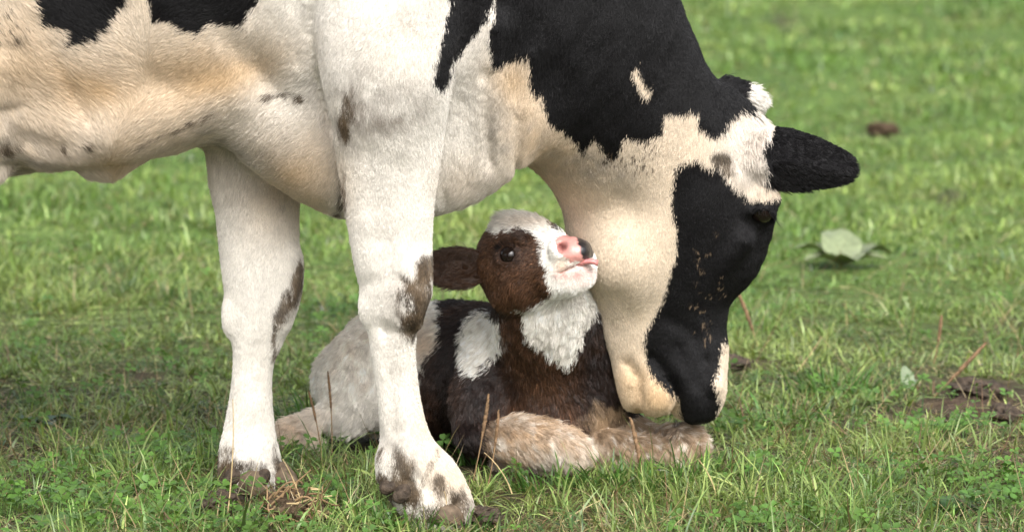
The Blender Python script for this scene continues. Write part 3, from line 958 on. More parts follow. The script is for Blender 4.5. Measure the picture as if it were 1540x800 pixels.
for (x0, y0, Yc, dx, dy) in ((650, 783, -0.15, 1, -0.35), (392, 752, 0.122, 0.55, -1.0), (-290, 770, 0.01, 1, 0), (-400, 735, 0.37, 1, 0)):
    g0 = P(x0, y0, Yc)
    f = norm(np.array([dx, dy, 0.0]))
    sx = np.array([-f[1], f[0], 0])
    for sgn in (-1, 1):
        V, F = claw((g0[0] + f[0] * 0.02 + sx[0] * sgn * 0.03, Yc + f[1] * 0.02 + sx[1] * sgn * 0.03, 0.002), f, 0.092, 0.052, 0.048)
        mesh_obj('hoof', np.array(V), F, M_HOOF, cow)
for (x0, y0, Yc) in ((586, 727, -0.188), (606, 740, -0.198), (352, 714, 0.082), (392, 720, 0.078)):
    c = P(x0, y0, Yc)
    ball_obj('dewclaw', c, (0.015, 0.014, 0.022), frame(np.array([-0.5, -0.5, -0.6])), M_MUD, cow, 14, 10)

# ------------------------------------------------------------------ the calf
BROWN, DBROWN = np.array([0.066, 0.032, 0.017]), np.array([0.016, 0.0095, 0.008])
CW, CCREAM, PINK = np.array([0.92, 0.87, 0.79]), np.array([0.62, 0.43, 0.27]), np.array([0.70, 0.33, 0.29])
k_torso = Loft([((535, 510), (535, 640), 0.63, 0.08), ((565, 490), (565, 650), 0.65, 0.105), ((610, 470), (610, 655), 0.66, 0.12), ((660, 458), (660, 660), 0.63, 0.13), ((720, 458), (720, 665), 0.575, 0.13),
                ((780, 470), (785, 668), 0.51, 0.12), ((840, 480), (845, 668), 0.46, 0.11), ((885, 490), (890, 655), 0.43, 0.095)])
k_thigh = Loft([((625, 490), (545, 515), 0.57, 0.075), ((610, 530), (502, 552), 0.55, 0.08), ((590, 580), (484, 592), 0.53, 0.07), ((550, 622), (490, 628), 0.51, 0.045)])
k_hock = Loft([((510, 600), (500, 640), 0.51, 0.03), ((462, 622), (458, 652), 0.49, 0.022), ((428, 632), (438, 660), 0.475, 0.022), ((445, 645), (440, 682), 0.46, 0.026), ((470, 655), (468, 688), 0.45, 0.022)])
k_shoulder = Loft([((700, 520), (780, 500), 0.44, 0.07), ((690, 570), (780, 560), 0.405, 0.07), ((678, 610), (765, 605), 0.375, 0.06), ((690, 650), (750, 650), 0.36, 0.045)])
k_chest = Loft([((760, 500), (930, 490), 0.40, 0.085), ((755, 550), (935, 540), 0.395, 0.09), ((765, 600), (925, 590), 0.39, 0.08), ((785, 640), (905, 635), 0.38, 0.06)])
k_neck = Loft([((738, 520), (925, 530), 0.39, 0.09), ((742, 488), (908, 494), 0.325, 0.085), ((744, 450), (886, 454), 0.265, 0.072), ((752, 410), (862, 415), 0.24, 0.058)])
k_arm = Loft([((712, 622), (700, 668), 0.345, 0.038), ((755, 628), (745, 684), 0.33, 0.036), ((805, 628), (800, 698), 0.315, 0.037), ((850, 642), (842, 706), 0.305, 0.038), ((880, 668), (864, 706), 0.30, 0.032)], cap=0.8)
k_shank = Loft([((868, 690), (860, 715), 0.33, 0.03), ((800, 690), (800, 715), 0.37, 0.028), ((760, 680), (760, 706), 0.40, 0.03)])
k_arm2 = Loft([((880, 600), (870, 680), 0.44, 0.045), ((935, 612), (925, 695), 0.42, 0.042), ((982, 640), (975, 700), 0.39, 0.032), ((1012, 640), (1004, 705), 0.365, 0.034)], cap=0.8)
k_knee2 = Ball(P(1032, 672, 0.345), (0.036, 0.042, 0.042))
k_shin2 = Loft([((905, 640), (890, 700), 0.355, 0.03), ((945, 650), (935, 702), 0.345, 0.028), ((985, 660), (980, 708), 0.34, 0.028), ((1020, 670), (1015, 708), 0.335, 0.03)])
k_shank2 = Loft([((1030, 690), (1030, 712), 0.345, 0.03), ((985, 682), (980, 712), 0.355, 0.028), ((940, 672), (930, 704), 0.36, 0.03), ((905, 655), (890, 700), 0.365, 0.035)])
k_head = Loft([((757, 355), (755, 440), 0.242, 0.055), ((766, 335), (762, 458), 0.232, 0.070), ((788, 326), (783, 464), 0.212, 0.078), ((812, 331), (806, 460), 0.188, 0.070), ((833, 346), (826, 450), 0.167, 0.057), ((850, 356), (845, 445), 0.151, 0.05),
               ((866, 360), (862, 438), 0.138, 0.043), ((879, 372), (876, 425), 0.129, 0.036)], cap=0.55)
k_nose = Loft([((843, 357), (840, 395), 0.131, 0.036), ((862, 357), (860, 396), 0.123, 0.036), ((880, 362), (878, 394), 0.119, 0.032)], cap=0.6)
k_chin = Loft([((838, 402), (836, 448), 0.157, 0.038), ((862, 402), (860, 444), 0.143, 0.036), ((884, 402), (880, 432), 0.135, 0.03)], cap=0.7)
k_brow = Ball(P(768, 364, 0.187), (0.026, 0.02, 0.018))
k_cheek = Ball(P(784, 425, 0.182), (0.036, 0.038, 0.040))
k_browr = Loft([((748, 358), (752, 376), 0.175, 0.012), ((770, 348), (774, 366), 0.152, 0.013), ((792, 352), (792, 368), 0.136, 0.011)])
k_zyg = Loft([((752, 398), (756, 412), 0.170, 0.012), ((780, 398), (782, 413), 0.146, 0.012), ((806, 396), (808, 410), 0.132, 0.010), ((826, 392), (828, 404), 0.125, 0.008)])
k_jaw = Ball(P(762, 440, 0.205), (0.030, 0.040, 0.034))
k_poll = Ball(P(762, 350, 0.225), (0.022, 0.045, 0.018))
k_pad = Ball(P(852, 397, 0.120), (0.022, 0.020, 0.022))
k_dip = [Ball(P(802, 378, 0.088), (0.022, 0.03, 0.012)), Ball(P(822, 425, 0.082), (0.014, 0.03, 0.026))]
H_CALF = 0.0048
fk = Field((-0.45, 0.03, -0.02), (0.42, 0.84, 0.47), H_CALF)
for s, k in ((k_torso, .03), (k_thigh, .03), (k_hock, .015), (k_shoulder, .025), (k_chest, .03), (k_neck, .03), (k_arm, .012), (k_shank, .006), (k_arm2, .010), (k_knee2, .006), (k_shin2, .006), (k_shank2, .006), (k_head, .02), (k_cheek, .02), (k_nose, .008), (k_chin, .010), (k_browr, .012), (k_zyg, .012), (k_pad, .010), (k_jaw, .015), (k_poll, .012)):
    fk.add(s, k)
for s in k_dip:
    fk.cut(s, 0.015)
KE = fk.hit(764, 383)
kn = fk.grad(KE[None])[0]
kr = frame(kn, (-0.25, 0, 1))
fk.cut(Ball(KE + kn * 0.005, (0.0195, 0.0165, 0.016), kr), 0.004)
fk.add(Ring(KE + kn * 0.0005, kr, 0.0195, 0.0048, 0.74), 0.005)
# nostril, mouth line
KN = fk.hit(848, 371)
fk.cut(Ball(KN + np.array([0, 0.002, 0]), (0.0068, 0.0092, 0.03), frame(np.array([0.3, -1, 0.1]), (0.5, 0, 1))), 0.004)
fk.cut(Loft([((838, 412), (840, 416), 0.095, 0.03), ((858, 402), (860, 407), 0.085, 0.035), ((880, 395), (882, 400), 0.085, 0.04), ((900, 392), (902, 398), 0.095, 0.04)]), 0.004)
g = np.argwhere(np.abs(fk.A) < 0.03)
Q = fk.lo + g * H_CALF
fk.A[g[:, 0], g[:, 1], g[:, 2]] += fbm(Q, 28, 2, 3) * 0.0035 * np.where(k_head(Q) < 0.01, 0.3, 1)
calf_V, calf_F = fk.mesh(2)
lap('calf mesh')

def on_head(Q):
    return k_head(Q) + 0.004 < np.minimum(np.minimum(k_neck(Q), k_chest(Q)), k_torso(Q))
def nose_pad(Q):
    p = to_px(Q)
    return (poly_sd(p, [(835, 362), (842, 355), (862, 354), (880, 356), (892, 368), (892, 388), (872, 392), (858, 394), (848, 384), (838, 380)]) < 0) & on_head(Q) & (Q[:, 1] < 0.195)
def calf_colour(Q, stray=0.0):
    p = to_px(Q)
    n1, n2, n3 = fbm(Q, 45, 2, 121), vnoise(Q, 160, 133), fbm(Q, 20, 2, 141)
    n4 = fbm(Q * np.array([1, 1, 0.5]), 110, 2, 151)
    pj = p + (n1 * 5 + n2 * 3)[:, None] + RNG.normal(0, 1, p.shape) * stray
    c = np.tile(DBROWN, (len(Q), 1))
    def mix(col, f):
        nonlocal c
        f = np.clip(f, 0, 1)[:, None]
        c = c * (1 - f) + col * f
    mix(BROWN, 0.8 * sstep(735, 790, p[:, 0]) * (0.75 + 0.5 * n3) * sstep(890, 850, p[:, 0]))
    mix(BROWN, 0.4 * np.clip(n3 + 0.2, 0, 1))
    rump = poly_sd(pj, [(300, 300), (655, 430), (668, 470), (662, 515), (634, 545), (632, 585), (610, 640), (600, 760), (300, 760)])
    mix(CW, rump < 0)
    mix(CCREAM, (rump < 0) * (0.2 * blob(p, 500, 500, 90, 60) + 0.6 * blob(p, 645, 515, 25, 30) + 0.65 * blob(p, 440, 650, 50, 40) + 0.3 * np.clip(n1, 0, 1)))
    mix(GREYM, (rump < 0) * 0.35 * blob(p, 560, 625, 60, 22))
    mix(CW * 1.03, poly_sd(pj, [(704, 482), (730, 468), (752, 476), (755, 512), (738, 542), (718, 564), (700, 556), (693, 530), (697, 500)]) < 0)
    # throat and chest bib
    mix(CW, poly_sd(pj, [(784, 474), (800, 440), (890, 420), (900, 460), (885, 480), (875, 510), (858, 548), (840, 540), (815, 520), (792, 500)]) < 0)
    mix(BROWN * 0.9, 0.9 * blob(p, 762, 500, 30, 45) * (0.8 + 0.5 * n3) * (p[:, 0] < 800) * (poly_sd(pj, [(784, 474), (800, 440), (890, 420), (900, 460), (885, 480), (875, 510), (858, 548), (840, 540), (815, 520), (792, 500)]) > 0) * (p[:, 0] > 752))
    # knees
    da, db = np.minimum(k_arm(Q), k_shank(Q)), np.minimum(np.minimum(k_arm2(Q), k_shank2(Q)), np.minimum(k_knee2(Q), k_shin2(Q)))
    body = np.minimum(np.minimum(k_chest(Q), k_shoulder(Q)), k_torso(Q))
    legs = np.minimum(da, db) < body - 0.004 + 0.006 * n1
    m = legs & (pj[:, 0] > 722)
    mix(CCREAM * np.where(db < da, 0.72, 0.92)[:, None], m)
    mix(CW, m * 0.6 * np.clip(0.2 + n3 + n4 + blob(p, 830, 690, 60, 25), 0, 1))
    mix(CCREAM * 0.55, m * np.clip(n4 * 1.6 - 0.1, 0, 0.8))
    mix(DBROWN * 2, m * (da < db) * sstep(760, 722, p[:, 0]) * 0.8)
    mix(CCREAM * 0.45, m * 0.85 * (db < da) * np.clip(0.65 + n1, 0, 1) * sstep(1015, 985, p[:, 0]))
    mix(CCREAM * 0.7, m * 0.6 * np.clip(0.1 + 1.5 * n4, 0, 1))
    mix(DBROWN, m * (blob(p, 985, 700, 50, 14) + 0.5 * n1 - 0.2) * 1.5)
    mix(CCREAM * 0.7, (blob(p, 905, 625, 35, 30) + 0.4 * n1 - 0.35) * 2.0 * (~legs))
    n5 = vnoise(Q * np.array([1.0, 1.0, 0.3]), 190, 161)
    mix(CCREAM * 0.35, m * np.clip(1.4 * n5 - 0.25, 0, 0.85) * np.where(db < da, 1.0, 0.8))
    mix(CW, m * np.clip(-1.3 * n5 - 0.3, 0, 0.6))
    mix(DBROWN, m * 0.9 * np.clip(blob(p, 1016, 645, 10, 22) + 0.5 * n5 - 0.3, 0, 1))
    # head
    h = on_head(Q)
    hw = np.tile(np.array([0.92, 0.885, 0.82]), (len(Q), 1))
    br = poly_sd(pj, [(700, 330), (736, 342), (748, 350), (766, 346), (782, 342), (796, 348), (812, 360), (818, 368), (815, 378), (817, 392), (822, 405), (823, 420), (828, 434), (829, 447), (818, 455), (800, 462), (782, 466), (786, 480), (776, 505), (740, 500), (700, 440)])
    hw[br < 0] = (BROWN * 1.0 * (1 + 0.3 * n3[:, None]))[br < 0]
    dk = np.clip(blob(p, 764, 383, 22, 18) + 0.7 * blob(p, 800, 350, 25, 10), 0, 1)[:, None] * (br < 0)[:, None]
    hw = hw * (1 - dk) + DBROWN * 0.7 * dk
    far = poly_sd(pj, [(826, 332), (840, 330), (866, 340), (866, 356), (845, 348), (832, 345)])
    hw[far < 0] = DBROWN
    lt = np.clip(0.6 * blob(p, 846, 400, 10, 14) + 0.4 * blob(p, 800, 335, 50, 8), 0, 1)[:, None] * (br > 0)[:, None]
    hw = hw * (1 - lt) + CCREAM * lt
    lp = np.clip(0.75 * blob(p, 872, 412, 22, 14) + 0.6 * blob(p, 845, 412, 12, 5), 0, 1)[:, None] * (br > 0)[:, None]
    hw = hw * (1 - lp) + PINK * lp
    c = np.where(h[:, None], hw, c)
    npd = nose_pad(Q)
    nc = np.where(((p[:, 0] + n2 * 1.5 > 867 + (p[:, 1] - 360) * 0.35) & (p[:, 1] < 391))[:, None], np.array([0.018, 0.016, 0.018]), PINK * (1 + 0.12 * n1[:, None]))
    inn = blob(p, 847, 372, 8, 7)[:, None]
    nc = nc * (1 - 0.9 * inn) + np.array([0.07, 0.018, 0.018]) * 0.9 * inn
    c = np.where(npd[:, None], nc, c)
    c *= (1 + 0.10 * n3 + 0.08 * n2 + np.where(h, 0.1, 0.28) * n4)[:, None]
    return c
calf = empty('calf', (0.0, 0.42, 0.0), 'newborn brown and white calf lying in the grass with its tongue out', 'calf')
cc = calf_colour(calf_V)
isn = nose_pad(calf_V)
fn = isn[calf_F].sum(1) >= 3
def sub_mesh(V, F, c):
    u, inv = np.unique(F, return_inverse=True)
    return V[u], inv.reshape(F.shape), c[u]
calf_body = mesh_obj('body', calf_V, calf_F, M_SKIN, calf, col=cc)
nN = np.zeros_like(calf_V)
T_ = tris_of(calf_F)
fnrm = np.cross(calf_V[T_[:, 1]] - calf_V[T_[:, 0]], calf_V[T_[:, 2]] - calf_V[T_[:, 0]])
for k in range(3):
    np.add.at(nN, T_[:, k], fnrm)
nv, nf, ncol = sub_mesh(calf_V + norm(nN) * 0.0012, calf_F[fn], cc)
mesh_obj('nose', nv, nf, M_NOSE, calf, col=ncol)
kflow = {'t': (k_torso, [(500, 520, -.6, 1), (600, 500, -.5, 1), (700, 520, -.2, 1), (800, 560, .1, 1)]), 'th': (k_thigh, [(500, 560, -.3, 1), (560, 600, -.5, .8)]), 'hk': (k_hock, [(440, 640, -.3, 1)]),
         's': (k_shoulder, [(720, 560, -.5, 1), (720, 620, -.4, 1)]), 'c': (k_chest, [(840, 560, .1, 1), (880, 620, .2, 1)]), 'n': (k_neck, [(800, 470, .1, 1), (860, 480, 0, 1), (780, 450, -.3, 1)]),
         'a': (k_arm, [(760, 650, .8, .5), (840, 660, .8, .6), (875, 690, .4, 1)]), 'b': (k_arm2, [(930, 650, .6, 1), (1020, 660, .5, 1), (1045, 690, .3, 1)]),
         'h': (k_head, [(790, 335, -.8, -.1), (750, 345, -.9, 0), (830, 360, -.7, -.3), (790, 400, -.7, .5), (760, 430, -.6, .7), (820, 440, -.5, .8), (850, 420, -.3, 1), (790, 460, -.3, 1)])}
def calf_density(Q, N):
    f = facing(Q, N)
    nob = (np.linalg.norm(Q - KE, axis=1) > 0.0175) & ~nose_pad(Q)
    return np.where(f > -0.35, 1.0, 0.25) * nob
Q, N = scatter(calf_V, calf_F, calf_density, 760000)
p = to_px(Q)
hd = on_head(Q)
L = np.where(hd, 0.008, 0.016)
L = L + np.where(hd, 0.014 * blob(p, 772, 325, 45, 14) - 0.005 * blob(p, 870, 410, 35, 25) + 0.006 * blob(p, 800, 460, 50, 20) - 0.004 * blob(p, 764, 383, 20, 16), 0.004 * blob(p, 830, 510, 60, 50) + 0.003 * (p[:, 1] > 615))
L = L * RNG.uniform(0.55, 1.3, len(Q))
D = carry(lie(calf_V, kflow, 0.012))
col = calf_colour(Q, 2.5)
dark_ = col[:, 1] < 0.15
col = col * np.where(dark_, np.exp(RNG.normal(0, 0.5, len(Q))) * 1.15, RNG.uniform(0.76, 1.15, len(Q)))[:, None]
a_, b2_ = ~hd, hd
pts, rad = np.zeros((len(Q), 4, 3)), np.zeros((len(Q), 4))
pts[a_], rad[a_] = grow(Q[a_], N[a_], D[a_], L[a_], np.full(a_.sum(), 0.14), 0.16, 0.00038, col, 0.48, 0.0060)
pts[b2_], rad[b2_] = grow(Q[b2_], N[b2_], D[b2_], L[b2_], 0.15 + 0.3 * blob(p[b2_], 772, 325, 45, 16), 0.15, 0.00036, col, 0.3, 0.006)
fur_obj('fur', pts, rad, np.clip(col, 0, 0.95), M_FURC, calf_body)
keye = ball_obj('eye', KE - kn * 0.0085, (0.018, 0.018, 0.018), kr, M_EYE, calf)
lashes(keye, KE, kr, 0.0195, 0.84, 45, 0.014, 0.0003)
# ear
kb, kt = P(738, 402, 0.205), P(648, 402, 0.185)
EV, EF, ka, ks, knr = ear_mesh(kb, kt, (-0.05, 0.1, 1), (-0.2, -1, 0.1), 0.034, -0.75, 0.006, ([0, .1, .3, .5, .75, .9, 1], [.5, .62, .9, 1, .95, .7, .15]), 0.0)
def kear_colour(Q):
    c = np.tile(BROWN * 0.8, (len(Q), 1))
    return c * (0.9 + 0.3 * fbm(Q, 60, 2, 8))[:, None]
kear = mesh_obj('ear', EV, EF, M_SKIN, calf, col=kear_colour(EV))
Q, N = scatter(EV, EF, lambda q, n: np.ones(len(q)), 700000)
t = np.abs((Q - kb) @ ks) / 0.034
L = (0.012 + 0.008 * (t > 0.6)) * RNG.uniform(0.6, 1.4, len(Q))
col = kear_colour(Q) * RNG.uniform(0.7, 1.3, (len(Q), 1))
pts, rad = grow(Q, N, np.tile(ka, (len(Q), 1)) + np.array([0, 0, -0.25]), L, np.full(len(Q), 0.2), 0.15, 0.0004, col, 0.4, 0.008)
fur_obj('fur', pts, rad, col, M_FURC, kear)
kb2 = P(765, 410, 0.25)
EV, EF, ka2, _, _ = ear_mesh(kb2, kb2 + np.array([-0.02, 0.085, 0.0]), (0.0, 0.0, 1), (-0.2, -1, 0.1), 0.030, -0.5, 0.006, ([0, .1, .3, .5, .75, .9, 1], [.5, .62, .9, 1, .95, .7, .15]), 0.0)
kear2 = mesh_obj('ear', EV, EF, M_SKIN, calf, col=kear_colour(EV))
Q, N = scatter(EV, EF, lambda q, n: np.ones(len(q)), 350000)
col = kear_colour(Q) * RNG.uniform(0.7, 1.3, (len(Q), 1))
pts, rad = grow(Q, N, np.tile(ka2, (len(Q), 1)), 0.012 * RNG.uniform(0.6, 1.4, len(Q)), np.full(len(Q), 0.2), 0.15, 0.0004, col, 0.4, 0.008)
fur_obj('fur', pts, rad, col, M_FURC, kear2)
# tongue: a flattened strip lolling out over the lower lip
V, F = [], []
path = [(P(855, 403, 0.135), 0.012), (P(868, 398, 0.120), 0.014), (P(880, 394, 0.110), 0.015), (P(890, 393, 0.103), 0.013), (P(896, 394, 0.098), 0.009), (P(899, 396, 0.096), 0.004)]
for c, w in path:
    for kk in range(10):
        a = 2 * math.pi * kk / 10
        V.append(c + np.array([0.3, 0.9, -0.1]) * w * math.cos(a) + np.array([0.08, 0, 1]) * 0.0055 * math.sin(a) * (1 - 0.1 * abs(math.cos(a))))
for i in range(len(path) - 1):
    for kk in range(10):
        F.append((i * 10 + kk, i * 10 + (kk + 1) % 10, (i + 1) * 10 + (kk + 1) % 10, (i + 1) * 10 + kk))
F.append(tuple(range(10)))
F.append(tuple(range(50, 60)))
tg = mesh_obj('tongue', np.array(V), F, M_TONGUE, calf)
lap('calf done')

# ------------------------------------------------------------------ grass
def blades(x, y, h, w, head, lean, bend, col, seg, twist=0.6):
    """Grass blades as curved tapering strips: returns vertices, faces (quads then tips as degenerate-free triangles), colours."""
    n = len(x)
    z = ground_z(x, y) - 0.004
    d = np.stack([np.cos(head), np.sin(head), np.zeros(n)], 1)
    sd = np.stack([-np.sin(head + twist * RNG.normal(0, 1, n)), np.cos(head + twist * RNG.normal(0, 1, n)), RNG.normal(0, 0.25, n)], 1)
    sd = norm(sd)
    V = np.zeros((n, 2 * seg + 1, 3), np.float32)
    p = np.stack([x, y, z], 1)
    ang = lean.copy()
    step = h / seg
    for k in range(seg):
        f = 1.0 - 0.55 * (k / seg) ** 1.5
        wk = (w * (0.75 + 0.25 * min(1, k)) * f / 2)[:, None]
        V[:, 2 * k] = p - sd * wk
        V[:, 2 * k + 1] = p + sd * wk
        p = p + (d * np.sin(ang)[:, None] + np.array([0, 0, 1]) * np.cos(ang)[:, None]) * step[:, None]
        ang = np.minimum(ang + bend / seg, 2.3)
        p[:, 2] = np.maximum(p[:, 2], z + 0.006)
    V[:, 2 * seg] = p
    m = 2 * seg + 1
    base = (np.arange(n) * m)[:, None]
    T = []
    for k in range(seg - 1):
        a = 2 * k
        T += [base + np.array([[a, a + 1, a + 3]]), base + np.array([[a, a + 3, a + 2]])]
    a = 2 * (seg - 1)
    T.append(base + np.array([[a, a + 1, a + 2]]))
    return V.reshape(-1, 3), np.concatenate(T), np.repeat(col, m, 0)
def tufts(ylo, yhi, per_m2, nb, hmean, wmean, seg, margin, straw):
    half = lambda y: (y - CAM_Y) * 770 / FPX + margin
    A = (yhi - ylo) * 2 * (half(ylo) + half(yhi)) / 2
    nt = int(A * per_m2)
    y = ylo + (yhi - ylo) * RNG.random(nt * 2)
    keep = RNG.random(nt * 2) < half(y) / half(yhi)
    y = y[keep][:nt]
    x = (RNG.random(len(y)) * 2 - 1) * half(y)
    Q = np.stack([x, y, x * 0], 1)
    vigour = np.clip(0.75 + 0.8 * fbm(Q, 2.2, 3, 201) + 0.35 * fbm(Q, 9, 2, 203), 0.25, 1.8)
    bare = bare_mask(x, y)
    keep = RNG.random(len(y)) > np.clip(bare * 1.25 - 0.15, 0, 0.96)
    x, y, vigour, bare, Q = x[keep], y[keep], vigour[keep], bare[keep], Q[keep]
    tone = fbm(Q, 1.3, 3, 207)
    tone2 = fbm(Q, 5, 2, 209)
    i = np.repeat(np.arange(len(x)), RNG.poisson(nb, len(x)) + 1)
    n = len(i)
    r = RNG.random(n) ** 0.7 * 0.018 * (1 + 1.5 * (wmean > 0.005))
    th = RNG.random(n) * 2 * math.pi
    bx, by = x[i] + r * np.cos(th), y[i] + r * np.sin(th)
    h = hmean * vigour[i] * RNG.uniform(0.4, 1.4, n) * np.where(RNG.random(n) < 0.06, 1.6, 1)
    w = wmean * RNG.uniform(0.55, 1.35, n) * np.where(RNG.random(n) < 0.15, 1.7, 1) * np.clip(0.7 + 0.3 * vigour[i], 0.6, 1.3)
    head = th + RNG.normal(0, 0.6, n)
    lean = np.abs(RNG.normal(0.75, 0.5, n)) + (1 - np.clip(vigour[i], 0, 1)) * 0.5
    bend = RNG.uniform(0.2, 1.9, n)
    fy = sstep(1.0, 6.0, y[i])[:, None]
    g = np.array([0.112, 0.190, 0.046]) * (1 - fy) + np.array([0.118, 0.205, 0.046]) * fy
    yg = np.array([0.260, 0.315, 0.100]) * (1 - fy) + np.array([0.255, 0.320, 0.095]) * fy
    dg = np.array([0.030, 0.085, 0.020])
    dry = np.array([0.42, 0.34, 0.18])
    brn = np.array([0.150, 0.095, 0.050])
    f = np.clip(0.45 + 1.0 * tone[i] + RNG.normal(0, 0.28, n), 0, 1)[:, None]
    f2 = np.clip(-0.1 - 1.3 * tone2[i] + RNG.normal(0, 0.25, n), 0, 1)[:, None]
    c = g * (1 - f) + yg * f
    c = c * (1 - f2) + dg * f2
    sp = straw * np.clip(1.0 - 1.0 * tone2[i] + 1.6 * bare[i], 0.15, 3)
    u = RNG.random(n)
    c = np.where((u < sp)[:, None], dry * RNG.uniform(0.5, 1.2, (n, 1)), c)
    c = np.where((u > 1 - sp * 0.35)[:, None], brn * RNG.uniform(0.6, 1.3, (n, 1)), c)
    isdry = (u < sp) | (u > 1 - sp * 0.35)
    lean = np.where(isdry, lean + RNG.uniform(0.2, 0.9, n), lean)
    w = np.where(isdry, w * 0.6, w)
    # nothing grows through the animals
    q3 = np.stack([bx, by, np.full(n, 0.035)], 1)
    ok = (fk.sample(q3) > 0.012) | (by > 0.84) | (by < 0.06) | (np.abs(bx) > 0.43)
    ok &= (fc.sample(q3) > 0.012) | (by > 0.6) | (by < -0.48) | (bx < -2.1) | (bx > 0.5)
    q3[:, 2] = 0.09
    ok &= (fk.sample(q3) > 0.02) | (by > 0.84) | (by < 0.06) | (np.abs(bx) > 0.43)
    c = np.minimum(c * np.exp(RNG.normal(0, 0.32, (n, 1))), 0.6)
    return blades(bx[ok], by[ok], h[ok], w[ok], head[ok], lean[ok], bend[ok], c[ok], seg)
def lush(px_, py_, n, h, spread):
    """One tall dark tussock."""
    b = PG(px_, py_)
    th = RNG.random(n) * 6.283
    r = RNG.random(n) ** 0.6 * spread
    x, y = b[0] + r * np.cos(th), b[1] + 0.6 * r * np.sin(th)
    q3 = np.stack([x, y, np.full(n, 0.05)], 1)
    ok = (fk.sample(q3) > 0.008) & (fc.sample(q3) > 0.008)
    c = np.array([0.050, 0.125, 0.026]) * RNG.uniform(0.6, 1.7, (n, 1)) + np.array([0.03, 0.03, 0.0]) * RNG.random((n, 1))
    return blades(x[ok], y[ok], h * RNG.uniform(0.45, 1.25, ok.sum()), RNG.uniform(0.003, 0.0055, ok.sum()), (th + RNG.normal(0, 0.5, n))[ok], np.abs(RNG.normal(0.35, 0.3, n))[ok], RNG.uniform(0.2, 1.6, n)[ok], c[ok], 5)
def merge(parts):
    V, F, C, o = [], [], [], 0
    for v, f, c in parts:
        V.append(v)
        F.append(f + o)
        C.append(c)
        o += len(v)
    return np.concatenate(V), np.concatenate(F), np.concatenate(C)
parts = [tufts(-1.5, 0.9, 1500, 11, 0.060, 0.0027, 4, 0.45, 0.30), tufts(0.9, 3.2, 1350, 10, 0.058, 0.0036, 3, 0.45, 0.18), tufts(3.2, 9.0, 470, 9, 0.056, 0.0055, 2, 0.6, 0.16), tufts(9.0, 34.0, 95, 9, 0.065, 0.012, 2, 1.2, 0.13)]
parts += [lush(*a) for a in ((475, 660, 150, .13, .05), (520, 668, 130, .11, .05), (445, 668, 60, .09, .03), (690, 672, 90, .10, .04), (660, 660, 70, .09, .04), (715, 690, 60, .07, .03), (610, 795, 70, .06, .06), (570, 790, 60, .055, .05), (850, 722, 120, .06, .10), (960, 728, 120, .065, .10), (1060, 715, 90, .07, .06), (1260, 585, 140, .08, .10), (1180, 640, 90, .07, .10), (300, 700, 60, .07, .06), (360, 775, 60, .05, .06), (700, 790, 50, .05, .05))]
GVv, GFf, GCc = merge(parts)
grass = mesh_obj('grass', GVv, GFf, M_GRASS, None, smooth=False, col=GCc)
grass['kind'] = 'stuff'
grass['label'] = 'short tufted pasture grass mixed with dry straw'
grass['category'] = 'grass'
lap('grass %d tris' % len(GFf))

